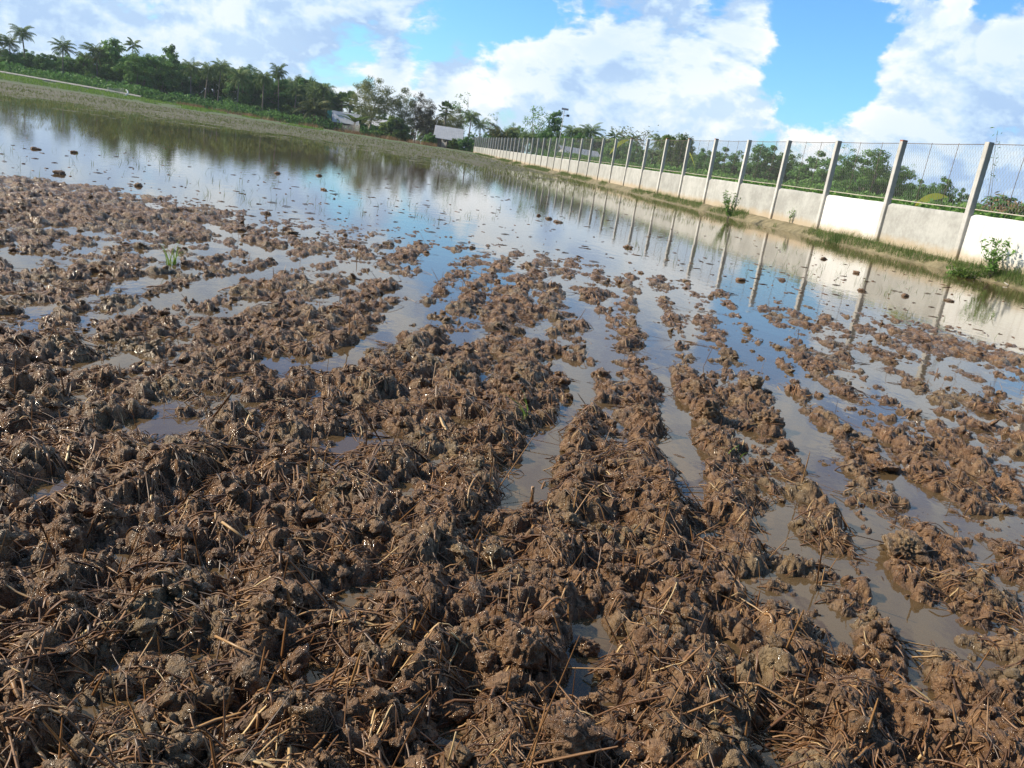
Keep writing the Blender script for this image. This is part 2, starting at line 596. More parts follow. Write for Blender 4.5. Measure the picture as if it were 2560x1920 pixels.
M = {
    'mud': mudmat(), 'water': watermat(), 'field': fieldmat(),
    'panel': concretemat('rendered_wall', (.315, .31, .29), (.45, .445, .42)),
    'panel_white': concretemat('whitened_wall', (.60, .59, .57), (.72, .71, .69)),
    'post': concretemat('post_concrete', (.46, .45, .42), (.62, .60, .57)),
    'brick': simple('exposed_brick', [(.3, (.25, .09, .06)), (.7, (.40, .17, .11))], 30),
    'wire': simple('galvanised_wire', [(.3, (.20, .19, .18)), (.7, (.34, .33, .31))], 8, .55),
    'rust': simple('rusty_bar', [(.3, (.10, .075, .06)), (.7, (.24, .17, .12))], 12, .7),
    'railm': simple('pale_rail', [(.3, (.36, .32, .25)), (.7, (.55, .50, .42))], 9, .7),
    'straw': simple('wet_straw', [(.12, (.060, .028, .012)), (.42, (.180, .085, .034)), (.66, (.34, .185, .075)), (.92, (.62, .44, .21))], 20, .42, attr=.85),
    'bark': simple('grey_bark', [(.3, (.12, .10, .08)), (.7, (.26, .23, .19))], 4, .9, .02, 12),
    'palebark': simple('pale_bark', [(.3, (.34, .31, .26)), (.7, (.55, .52, .46))], 3, .85, .01, 12),
    'palmbark': simple('palm_bark', [(.3, (.17, .145, .12)), (.7, (.32, .28, .24))], 3, .9, .02, 8),
    'palm': leafmat('palm_frond', (.048, .090, .024), (.145, .220, .066), (.34, .41, .18), .25),
    'palmy': leafmat('young_palm_frond', (.045, .070, .020), (.10, .13, .040), (.22, .20, .075), .25),
    'dead': leafmat('dead_frond', (.16, .09, .04), (.27, .17, .08), (.38, .27, .15), .2),
    'leaf_dark': leafmat('dark_leaf', (.034, .100, .024), (.112, .240, .058), (.21, .35, .10)),
    'leaf_mid': leafmat('green_leaf', (.048, .112, .026), (.145, .285, .062), (.26, .42, .110)),
    'leaf_bright': leafmat('bright_leaf', (.045, .085, .016), (.10, .165, .030), (.20, .27, .06)),
    'leaf_olive': leafmat('olive_leaf', (.085, .105, .032), (.19, .215, .075), (.31, .325, .135)),
    'leaf_brown': leafmat('brown_green_needles', (.050, .046, .026), (.098, .090, .052), (.16, .145, .09)),
    'leaf_yellow': leafmat('yellow_banana_leaf', (.28, .30, .03), (.48, .50, .06), (.62, .62, .10), .4),
    'grass': leafmat('grass_blade', (.045, .085, .020), (.10, .165, .045), (.22, .27, .09)),
    'sprout': leafmat('rice_stubble', (.055, .070, .022), (.125, .155, .050), (.23, .255, .090)),
    'bank': leafmat('bank_grass', (.075, .14, .020), (.17, .29, .040), (.28, .40, .08)),
    'tin': simple('grey_tin_roof', [(.3, (.44, .45, .47)), (.7, (.56, .57, .59))], 2, .5),
    'housewall': simple('dim_house_wall', [(.3, (.10, .09, .08)), (.7, (.20, .18, .16))], 2),
    'palewall': simple('pale_house_wall', [(.3, (.50, .50, .50)), (.7, (.66, .65, .63))], 2),
    'net': simple('pale_net', [(.3, (.50, .49, .46)), (.7, (.66, .65, .62))], 4),
    'pole': simple('wooden_stick', [(.3, (.30, .25, .18)), (.7, (.48, .41, .31))], 6),
    'path': simple('pale_path_concrete', [(.3, (.20, .18, .15)), (.7, (.46, .42, .38))], 1.2, .85),
    'steel': simple('painted_steel', [(.3, (.42, .43, .44)), (.7, (.55, .56, .57))], 4, .4),
    'panelglass': simple('solar_cells', [(.3, (.02, .025, .04)), (.7, (.05, .06, .09))], 4, .2),
    'plastic': simple('white_plastic', [(.3, (.70, .70, .68)), (.7, (.80, .80, .78))], 4, .4),
    'teal': simple('turquoise_cloth', [(.3, (.10, .42, .36)), (.7, (.18, .55, .48))], 4, .7),
    'clod': None,
}
M['clod'] = M['mud']

# ------------------------------------------------------------------ ground
rng = np.random.default_rng(11)


def polar(rs, azs):
    rr, aa = np.meshgrid(rs, azs, indexing='ij')
    x, y = rr*np.sin(aa), rr*np.cos(aa)
    z = height(x.ravel(), y.ravel())
    v = np.c_[x.ravel(), y.ravel(), z]
    n, m = len(rs), len(azs)
    i = np.arange(n-1)[:, None]*m+np.arange(m-1)[None]
    q = np.stack([i, i+1, i+m+1, i+m], -1).reshape(-1, 4)[:, ::-1]
    return v, q


def logr(a, b, st):
    n = max(2, int(math.log(b/a)/st)+1)
    return np.exp(np.linspace(math.log(a), math.log(b), n))


fa = np.arange(-56, 56.01, .085)
azs = np.radians(np.concatenate([np.linspace(-180, -57, 42), fa, np.linspace(57, 180, 42)]))
rs_near = np.concatenate([[0.02], np.linspace(.3, .95, 8)[:-1], logr(.95, 14.0, .0034)])
v, q = polar(rs_near, azs)
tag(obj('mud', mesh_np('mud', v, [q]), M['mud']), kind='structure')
rs_far = np.concatenate([logr(14.0, 60, .009), logr(60, 230, .015)[1:], logr(230, 720, .06)[1:]])
v, q = polar(rs_far, azs)
tag(obj('field', mesh_np('field', v, [q]), M['field']), kind='structure')

wv = []
wb = MB()
ny = 40
ys = np.linspace(-30, 150, ny)
for yy in ys:
    fx = FX0+math.tan(FAZ)*(yy-FY0)+.6
    wb_row = [(-150, yy, 0), (fx, yy, 0)]
    wv += wb_row
wq = [[2*i, 2*i+1, 2*i+3, 2*i+2] for i in range(ny-1)]
tag(obj('water', mesh_np('water', wv, [np.array(wq)]), M['water']), kind='structure')

# pale path along the raised bank on the far left
pb = MB()
pp = []
for a in np.linspace(-40, -26.0, 60):
    for r0 in (EDGE+4.2, EDGE+6.4):
        x, y = r0*math.sin(math.radians(a)), r0*math.cos(math.radians(a))
        pp.append((x, y))
pp = np.array(pp)
pz = height(pp[:, 0], pp[:, 1])
top = np.c_[pp, pz+.22+np.tile([0, .22], len(pp)//2)]
bot = np.c_[pp, pz-.3]
nn = len(pp)
i = np.arange(0, nn-2, 2)
pb.add(np.vstack([top, bot]), np.vstack([np.stack([i, i+1, i+3, i+2], 1), np.stack([i, i+2, i+2+nn, i+nn], 1), np.stack([i+1, i+1+nn, i+3+nn, i+3], 1)]))
tag(obj('path', pb.mesh('path', False), M['path']), kind='structure')

# ------------------------------------------------------------------ fence
fence = empty('concrete_fence', (FX0, FY0, FZB), -FAZ)
tag(fence, 'long low rendered wall with square concrete posts and wire netting above it', 'fence')
WT = 1.24                                            # wall height
NP_ = 42
PS = .168


def post_mesh():
    b = MB()
    c = .012
    h = PS/2
    ring = [(-h+c, -h), (h-c, -h), (h, -h+c), (h, h-c), (h-c, h), (-h+c, h), (-h, h-c), (-h, -h+c)]
    zs = np.linspace(-.5, FH, 9)
    rr = random.Random(4)
    vv = []
    for z in zs:
        dx, dy = rr.uniform(-.004, .004), rr.uniform(-.004, .004)
        vv += [(x+dx, y+dy, z) for x, y in ring]
    k = len(zs)
    qq = [[i*8+j, i*8+(j+1) % 8, (i+1)*8+(j+1) % 8, (i+1)*8+j] for i in range(k-1) for j in range(8)]
    vv += [(0, 0, FH+.006)]
    tt = [[(k-1)*8+j, (k-1)*8+(j+1) % 8, k*8] for j in range(8)]
    b.add(vv, qq, tt)
    return b.mesh('fence_post', False)


def wall_mesh(seed):
    b = MB()
    L = FSP-PS
    rr = np.random.default_rng(seed)
    nx = 26
    yy = np.linspace(0, L, nx)+PS/2
    e = np.minimum(yy-yy[0], yy[-1]-yy)
    tz = WT-.055*np.exp(-(e/.05)**1.2)+.012*(fbm(yy*2.0+seed*7, yy*0+seed, 3, 3)-.5)*2
    bulge = .012*(fbm(yy*.8+seed*3, yy*0, 8, 2)-.5)
    rows = []
    for zf, fx in ((-.5, .0), (.2, .0), (.5, 0.0), (.9, .0), (.985, .004), (1.0, .022)):
        z = tz*zf if zf > 0 else np.full(nx, zf)
        rows.append(np.c_[bulge+fx, yy, z])
    for zf, fx in ((1.0, .085), (.985, .10), (-.5, .10)):
        z = tz*zf if zf > 0 else np.full(nx, zf)
        rows.append(np.c_[np.zeros(nx)+fx, yy, z])
    vv = np.vstack(rows)
    k = len(rows)
    qq = [[i*nx+j, (i+1)*nx+j, (i+1)*nx+j+1, i*nx+j+1] for i in range(k-1) for j in range(nx-1)]
    b.add(vv, qq)
    for s in (0, nx-1):
        idx = [i*nx+s for i in range(k)]
        vs = vv[idx]
        b.add(np.vstack([vs, vs.mean(0)]), None, [[i, i+1, k] for i in range(k-1)])
    return b.mesh('wall_panel', True)


def net_mesh():
    b = MB()
    y0, y1, z0, z1 = PS/2-.02, FSP-PS/2+.02, WT+.13, FH-.05
    pitch, sl = .112, 1.75
    ks = []
    for sg in (1, -1):
        ofs = np.arange(-4, FSP+4, pitch)
        for o_ in ofs:
            pts = []
            # line z = z0 + sg*sl*(y-o)
            ya, yb = (o_, o_+(z1-z0)/sl) if sg > 0 else (o_-(z1-z0)/sl, o_)
            a, c = max(ya, y0), min(yb, y1)
            if c-a < .02:
                continue
            f = lambda t: z0+sg*sl*(t-o_) if sg > 0 else z0+sl*(o_-t)
            ks.append(((a, f(a)), (c, f(c)), .006*sg))
    rad = .0023
    for (ya, za), (yb, zb), dx in ks:
        d = np.array([0, yb-ya, zb-za])
        L = np.linalg.norm(d)
        d /= L
        u = np.array([1.0, 0, 0])
        w = np.cross(d, u)
        A, B = np.array([.05+dx, ya, za]), np.array([.05+dx, yb, zb])
        vs = [p+rad*(u*math.cos(t)+w*math.sin(t)) for p in (A, B) for t in (0, 2.094, 4.189)]
        b.add(vs, [[0, 1, 4, 3], [1, 2, 5, 4], [2, 0, 3, 5]])
    return b.mesh('wire_netting', False)


def bars_mesh(seed):
    b = MB()
    rr = random.Random(seed)
    for f in (.33, .67):
        y = FSP*f+rr.uniform(-.1, .1)
        b.tube([(.07, y+rr.uniform(-.05, .05), WT-.05), (.07, y, (WT+FH)/2), (.07, y+rr.uniform(-.04, .04), FH-.02)], .008, 5)
    b.tube([(.07, PS/2, FH-.04), (.072, FSP*.5, FH-.055), (.07, FSP-PS/2, FH-.04)], .010, 5)
    return b.mesh('support_bars', True)


def rail_mesh():
    b = MB()
    b.tube([(.055, PS/2, WT+.13), (.055, FSP*.5, WT+.12), (.055, FSP-PS/2, WT+.13)], .016, 6)
    return b.mesh('bottom_rail', True)


pm, nm, rm = post_mesh(), net_mesh(), rail_mesh()
wms = [wall_mesh(s) for s in range(5)]
bms = [bars_mesh(s) for s in range(4)]
capm = MB()
capm.box((0, 0, FH+.012), (PS*.96, PS*.96, .06))
capm = capm.mesh('post_cap', False)
rr = random.Random(5)
for i in range(-3, NP_+1):
    po = obj('post', pm, M['post'], fence, (0, i*FSP, 0))
    po.rotation_euler = (rr.uniform(-.006, .006), rr.uniform(-.008, .008), rr.choice((0, math.pi)))
    if i in (1, 5, 6, 7, 9):
        obj('broken_top', capm, M['brick'], po)
        if i == 1:
            tag(po, 'post with its reddish brick core bare at the top')
    if i < NP_:
        wp = wms[i % 5]
        if i in (1, -1):
            wp = wall_mesh(20+i)
            wp.materials.append(M['panel_white'])
        w = obj('wall_panel', wp, M['panel'], fence, (0, i*FSP, 0))
        if i == 1:
            tag(w, 'freshly whitened panel of the low wall')
        obj('wire_netting', nm, M['wire'], fence, (0, i*FSP, 0))
        if i < 16:
            obj('support_bars', bms[i % 4], M['rust'], fence, (0, i*FSP, 0))
            obj('bottom_rail', rm, M['railm'], fence, (0, i*FSP, 0))

# ------------------------------------------------------------------ foliage builders


def leaves(b, c, size, rg, rnd, elong=2.0, flat=0.0, down=0.0, out=None):
    """rhombic leaf faces round the points c (n,3)"""
    n = len(c)
    a = rg.normal(size=(n, 3))
    a[:, 2] = a[:, 2]*(1-flat)-down*1.6
    a /= np.linalg.norm(a, axis=1)[:, None]
    t = rg.normal(size=(n, 3))
    w = np.cross(a, t)
    w /= np.linalg.norm(w, axis=1)[:, None]+1e-9
    if out is not None:                            # blades face outward from their clump
        nn = out/(np.linalg.norm(out, axis=1)[:, None]+1e-9)+rg.normal(size=(n, 3))*.42
        w = np.cross(nn, a)
        w /= np.linalg.norm(w, axis=1)[:, None]+1e-9
        a = np.cross(w, nn)
        a /= np.linalg.norm(a, axis=1)[:, None]+1e-9
    s = size*rg.uniform(.6, 1.35, n)[:, None]
    v = np.stack([c-a*s*.5, c+w*s*.5/elong, c+a*s*.5, c-w*s*.5/elong], 1).reshape(-1, 3)
    q = np.arange(n*4).reshape(-1, 4)
    b.add(v, q, None, np.repeat(rnd, 4))


def broadleaf(seed, h=11., w=7., base=.18, shape='round', nc=46, per=70, leaf=.30, rc=.85, dens=1.7, down=.0, trunk_r=.22, forks=5, elong=1.8, gap=0.0, flat=.2):
    rg = np.random.default_rng(seed)
    cr = MB()
    tr = MB()
    cs = []
    tries = 0
    nc = int(nc*1.55)
    while len(cs) < nc and tries < 6000:
        tries += 1
        u = rg.uniform(-1, 1, 3)
        if np.linalg.norm(u[:2]) > 1:
            continue
        zf = (u[2]+1)/2
        if shape == 'round':
            lim = math.sqrt(max(0, 1-(2*zf-1)**2))
        elif shape == 'cone':
            lim = (1-zf)*.95+.12
        elif shape == 'tall':
            lim = math.sin(math.pi*min(1, .12+zf*.86))**.6
        elif shape == 'bush':
            lim = math.sqrt(max(0, 1-zf**2))
        else:
            lim = math.sin(math.pi*(.15+.8*zf))**.8
        d = np.linalg.norm(u[:2])
        if d > lim or (d < lim*.35 and rg.random() < .6):
            continue
        p = np.array([u[0]*w/2, u[1]*w/2, h*(base+(1-base)*zf)])
        if gap and fbm(np.array([p[0]*.35+seed]), np.array([p[2]*.35+p[1]*.2]), seed, 2)[0] < gap:
            continue
        cs.append(p)
    cs = np.array(cs)
    cen = cs.mean(0)
    for k, c in enumerate(cs):
        m = int(per*dens*rg.uniform(.6, 1.4))
        g = rg.normal(size=(m, 3))
        g /= np.linalg.norm(g, axis=1)[:, None]
        g *= (rc*rg.uniform(.7, 1.3))*rg.uniform(.25, 1.0, m)[:, None]**.6
        g[:, 2] *= .75+down*1.3
        if down:
            g[:, 2] -= down*rc*.8
        pt = c+g
        pt[:, 2] = np.clip(pt[:, 2], .1, None)
        leaves(cr, pt, leaf, rg, np.clip(rg.normal(.5+rg.uniform(-.24, .24), .15, m), 0, 1), elong, flat, down, g/(np.linalg.norm(g, axis=1)[:, None]+1e-9)+.5*(c-cen)/(np.linalg.norm(c-cen)+1e-9)+np.array([0, 0, .25]))
    # trunk and limbs
    lean = rg.uniform(-.06, .06, 2)*h
    fork_z = h*max(base*.9, .10)+rg.uniform(0, .12)*h
    tp = np.array([lean[0], lean[1], fork_z])
    tr.tube([(0, 0, -.4), tp*.5*np.array([.8, .8, 1]), tp], [trunk_r*1.25, trunk_r, trunk_r*.8], 7)
    idx = rg.permutation(len(cs))[:max(forks*3, 8)]
    mains = []
    for k in range(forks):
        a = k*2*math.pi/forks+rg.uniform(-.4, .4)
        e = tp+np.array([math.cos(a)*w*.20, math.sin(a)*w*.20, (h-fork_z)*rg.uniform(.35, .62)])
        mid = (tp+e)/2+rg.normal(size=3)*.03*h*np.array([1, 1, .4])
        tr.tube([tp, mid, e], [trunk_r*.62, trunk_r*.45, trunk_r*.28], 5)
        mains.append((mid, e))
    for ii in idx:
        c = cs[ii]
        mid, e = min(mains, key=lambda s: np.linalg.norm(s[1]-c))
        st = e if c[2] > e[2] else mid
        tr.tube([st, (st+c)/2+np.array([0, 0, .03*h]), c], [trunk_r*.26, trunk_r*.17, trunk_r*.07], 4)
    return {'h': max(cs[:, 2].max()+rc*.55, 1), 'trunk': tr.mesh('trunk'), 'crown': cr.mesh('crown', False)}


def frond(b, o, az, el0, L, droop, rg, wl=.85, n=18, hang=.55, width=.11, rnd=.5):
    t = np.linspace(0, 1, 9)
    e = el0-droop*t**1.25
    ds = L/8
    x = np.concatenate([[0], np.cumsum(np.cos(e[:-1])*ds)])
    z = np.concatenate([[0], np.cumsum(np.sin(e[:-1])*ds)])
    ca, sa = math.cos(az), math.sin(az)
    pts = np.c_[x*ca, x*sa, z]+o
    b.tube(pts, np.linspace(.05, .012, 9), 4, rnd)
    ts = np.linspace(.14, .99, n)
    px = np.stack([np.interp(ts, t, pts[:, k]) for k in range(3)], 1)
    ee = np.interp(ts, t, e)
    tg = np.c_[np.cos(ee)*ca, np.cos(ee)*sa, np.sin(ee)]
    side = np.array([-sa, ca, 0.0])
    for s in (1, -1):
        ln = wl*np.sin(np.pi*(.22+.70*ts))*rg.uniform(.85, 1.1, n)
        d = side*s*.75+tg*.55+np.array([0, 0, -1.0])*hang*rg.uniform(.7, 1.3, n)[:, None]
        d /= np.linalg.norm(d, axis=1)[:, None]
        tip = px+d*ln[:, None]+np.array([0, 0, -.12])*ln[:, None]
        mid = px+d*ln[:, None]*.5
        wv_ = tg*width*.5
        v = np.stack([px, mid+wv_, tip, mid-wv_], 1).reshape(-1, 3)
        b.add(v, np.arange(n*4).reshape(-1, 4), None, np.repeat(np.clip(rg.normal(rnd, .14, n), 0, 1), 4))


def palm(seed, trunk=9., L=4.1, nf=28, lean=.5, rt=.19, wl=1.0, dead=False, droop=1.7, hang=.55, width=.17):
    rg = np.random.default_rng(seed)
    tr, cr = MB(), MB()
    a = rg.uniform(0, 6.28)
    t = np.linspace(0, 1, 8)
    pts = np.c_[np.cos(a)*lean*t**1.6, np.sin(a)*lean*t**1.6, -.4+(trunk+.4)*t]
    tr.tube(pts, rt*(1.25-.45*t), 7)
    o = pts[-1]
    cr.tube([o-np.array([0, 0, .3]), o+np.array([0, 0, .5])], [rt*1.2, rt*.6], 6)
    for k in range(nf):
        f = k/(nf-1)
        el = 1.35-1.75*f+rg.normal(0, .10)
        frond(cr, o+np.array([0, 0, .35-.3*f]), k*2.39996+rg.normal(0, .15), el, L*rg.uniform(.85, 1.08)*(1 if f < .75 else .9), droop*rg.uniform(.8, 1.15)*(1-.35*f), rg, wl, 18, hang, width, .62-.25*f)
    r = {'trunk': tr.mesh('trunk'), 'crown': cr.mesh('crown', False)}
    if dead:
        db = MB()
        for k in range(3):
            frond(db, o+np.array([0, 0, -.1]), rg.uniform(0, 6.28), -.9, L*.85, .65, rg, .6, 14, .8, .12, .5)
        r['dead_frond'] = db.mesh('dead_frond', False)
    r['h'] = float(np.vstack(cr.v)[:, 2].max())
    return r


def fanpalm(seed, trunk=8., nf=30, L=1.3, fan=1.0):
    rg = np.random.default_rng(seed)
    tr, cr = MB(), MB()
    tr.tube([(0, 0, -.4), (.1, 0, trunk*.5), (0, .1, trunk)], [.34, .26, .24], 8)
    o = np.array([0, .1, trunk])
    for k in range(nf):
        f = k/(nf-1)
        el = 1.45-2.25*f+rg.normal(0, .1)
        az = k*2.39996
        d = np.array([math.cos(el)*math.cos(az), math.cos(el)*math.sin(az), math.sin(el)])
        e = o+d*L*rg.uniform(.8, 1.1)
        cr.tube([o, (o+e)/2, e], [.04, .03, .02], 3, .4)
        s = np.cross(d, [0, 0, 1.0])
        s /= np.linalg.norm(s)+1e-9
        up = np.cross(s, d)
        n = 15
        th = np.linspace(-1.9, 1.9, n)
        dd = d*np.cos(th)[:, None]+s*np.sin(th)[:, None]+up*(.25*np.cos(th)-.15)[:, None]
        ln = fan*(1-.12*np.abs(th))*rg.uniform(.9, 1.08, n)
        tip = e+dd*ln[:, None]+np.array([0, 0, -.10])
        mid = e+dd*(ln*.62)[:, None]
        w_ = (-d*np.sin(th)[:, None]+s*np.cos(th)[:, None])*.12
        v = np.stack([np.tile(e, (n, 1)), mid+w_, tip, mid-w_], 1).reshape(-1, 3)
        cr.add(v, np.arange(n*4).reshape(-1, 4), None, np.repeat(np.clip(rg.normal(.5, .15, n), 0, 1), 4))
    return {'trunk': tr.mesh('trunk'), 'crown': cr.mesh('crown', False), 'h': float(np.vstack(cr.v)[:, 2].max())}


def banana(seed, h=3.2, nl=8):
    rg = np.random.default_rng(seed)
    tr, cr = MB(), MB()
    tr.tube([(0, 0, -.2), (0, 0, h*.28), (.05, 0, h*.5)], [.14, .11, .07], 7)
    for k in range(nl):
        az, el = k*2.4, rg.uniform(.6, 1.35)
        t = np.linspace(0, 1, 8)
        e = el-1.5*t**1.4*rg.uniform(.6, 1.2)
        L = h*.62*rg.uniform(.8, 1.1)
        x = np.concatenate([[0], np.cumsum(np.cos(e[:-1])*L/7)])
        z = np.concatenate([[0], np.cumsum(np.sin(e[:-1])*L/7)])
        c = np.c_[x*math.cos(az), x*math.sin(az), z+h*.45]
        sd_ = np.array([-math.sin(az), math.cos(az), 0])
        wd = .30*np.sin(np.pi*np.clip(t*1.02, .03, 1))**.6
        dn = np.array([0, 0, -.10])
        v = np.vstack([c+sd_*wd[:, None]+dn*wd[:, None]*3, c, c-sd_*wd[:, None]+dn*wd[:, None]*3])
        q_ = [[j, j+1, 8+j+1, 8+j] for j in range(7)]+[[8+j, 8+j+1, 16+j+1, 16+j] for j in range(7)]
        cr.add(v, q_, None, float(np.clip(rg.normal(.6, .2), 0, 1)))
    return {'trunk': tr.mesh('trunk'), 'crown': cr.mesh('crown', True), 'h': float(np.vstack(cr.v)[:, 2].max())}


def bare_tree(seed, h=9.):
    rg = np.random.default_rng(seed)
    tr, cr = MB(), MB()

    def grow(p, d, L, r, lv):
        e = p+d*L
        m_ = (p+e)/2+rg.normal(size=3)*.05*L
        tr.tube([p, m_, e], [r, r*.8, r*.6], 4)
        if lv == 0:
            leaves(cr, e+rg.normal(size=(5, 3))*.3, .32, rg, rg.uniform(.3, .8, 5))
            return
        for k in range(3):
            dd = d+rg.normal(size=3)*.55
            dd[2] = abs(dd[2])*.6+.1
            dd /= np.linalg.norm(dd)
            grow(e, dd, L*.68, r*.55, lv-1)
    grow(np.array([0, 0, -.3]), np.array([.05, 0, 1.0]), h*.42, .16, 4)
    return {'trunk': tr.mesh('trunk'), 'crown': cr.mesh('crown', False), 'h': float(np.vstack(tr.v)[:, 2].max())}


PR = {
    'coco_a': (palm(1, 9.5), 'palmbark', 'palm'), 'coco_b': (palm(2, 11.5, 3.9, 26, 1.0), 'palmbark', 'palm'),
    'coco_c': (palm(3, 8.0, 4.2, 30, .3, dead=True), 'palmbark', 'palm'), 'coco_d': (palm(4, 9., 3.9, 26, .8, droop=2.2, hang=.75), 'palmbark', 'palm'),
    'coco_low': (palm(5, 2.2, 3.6, 24, .2, dead=True), 'palmbark', 'palmy'), 'areca': (palm(6, 8.5, 1.7, 10, .2, .09, .6, droop=1.5, width=.16), 'palmbark', 'palm'),
    'fan': (fanpalm(7), 'palmbark', 'palm'), 'fan_b': (fanpalm(8, 6.5, 36, 1.5, 1.2), 'palmbark', 'palm'),
    'round_a': (broadleaf(11, 11, 8, .12, 'round', 60, 80), 'bark', 'leaf_mid'), 'round_b': (broadleaf(12, 11, 8, .05, 'tall', 62, 80), 'bark', 'leaf_dark'),
    'round_c': (broadleaf(13, 10, 8, .10, 'round', 56, 80, leaf=.36), 'bark', 'leaf_dark'), 'round_y': (broadleaf(14, 10, 7, .2, 'round', 50, 80), 'bark', 'leaf_bright'),
    'twiggy': (broadleaf(15, 11, 6, .15, 'tall', 46, 46, .5, .8, gap=.40), 'bark', 'leaf_mid'),
    'euca': (broadleaf(16, 12, 8.6, .20, 'round', 90, 110, .34, 1.05, .75, trunk_r=.26, forks=4, elong=3.0, gap=.16), 'palebark', 'leaf_olive'),
    'casu': (broadleaf(17, 11, 5.0, .20, 'tall', 54, 110, .34, .9, .95, trunk_r=.2, forks=4, elong=4.0, gap=.18), 'bark', 'leaf_olive'),
    'casu_brown': (broadleaf(18, 11, 4.2, .14, 'tall', 48, 100, .34, .8, .9, trunk_r=.18, forks=4, elong=4.0, gap=.2), 'bark', 'leaf_brown'),
    'slim': (broadleaf(19, 11, 4.2, .30, 'tall', 34, 66, .32, .7, .3, trunk_r=.13, forks=3, elong=2.4, gap=.28), 'palebark', 'leaf_mid'),
    'umbrella': (broadleaf(20, 11, 6.4, .38, 'round', 52, 70, .32, .75, .2, trunk_r=.15, forks=6, gap=.22), 'bark', 'leaf_mid'),
    'cone': (broadleaf(21, 11, 5.2, .08, 'cone', 46, 66, .4, .8), 'bark', 'leaf_dark'),
    'bush_a': (broadleaf(22, 3.2, 4.4, .05, 'bush', 34, 60, .34, .55, trunk_r=.08), 'bark', 'leaf_mid'),
    'bush_b': (broadleaf(23, 3.0, 4.6, .05, 'bush', 34, 60, .32, .55, trunk_r=.08), 'bark', 'leaf_bright'),
    'bush_d': (broadleaf(24, 3.0, 4.8, .03, 'bush', 38, 64, .32, .55, trunk_r=.08), 'bark', 'leaf_dark'),
    'banana': (banana(25), 'palmbark', 'leaf_bright'), 'banana_b': (banana(26, 3.6, 9), 'palmbark', 'leaf_mid'),
    'bare': (bare_tree(27), 'bark', 'leaf_olive'),
}
KIND = {'coco': ('coconut_palm', 'palm'), 'areca': ('areca_palm', 'palm'), 'fan': ('fan_palm', 'palm'), 'bush': ('shrub', 'shrub'), 'banana': ('banana_plant', 'plant')}
tr_rng = random.Random(77)


def plant(kind, px, py, D, label, ws=1.0, group=None, rz=None, mat=None, hmin=None):
    pr, bark, leaf = PR[kind]
    p = at_d(px, py, D)
    gz = float(height([p[0]], [p[1]])[0])
    H = max(p[2]-gz, hmin or .6)
    nm_, cat = KIND.get(kind.split('_')[0], ('tree', 'tree'))
    o = empty(nm_, (p[0], p[1], gz), rz if rz is not None else tr_rng.uniform(0, 6.28))
    s = H/pr['h']
    o.scale = (s*ws, s*ws, s)
    tag(o, label, cat, group)
    obj('trunk', pr['trunk'], M[bark], o)
    if mat:
        me = pr['crown'].copy()
        me.materials.clear()
        obj('crown', me, M[mat], o)
    else:
        obj('crown', pr['crown'], M[leaf], o)
    if 'dead_frond' in pr:
        obj('dead_frond', pr['dead_frond'], M['dead'], o)
    return o

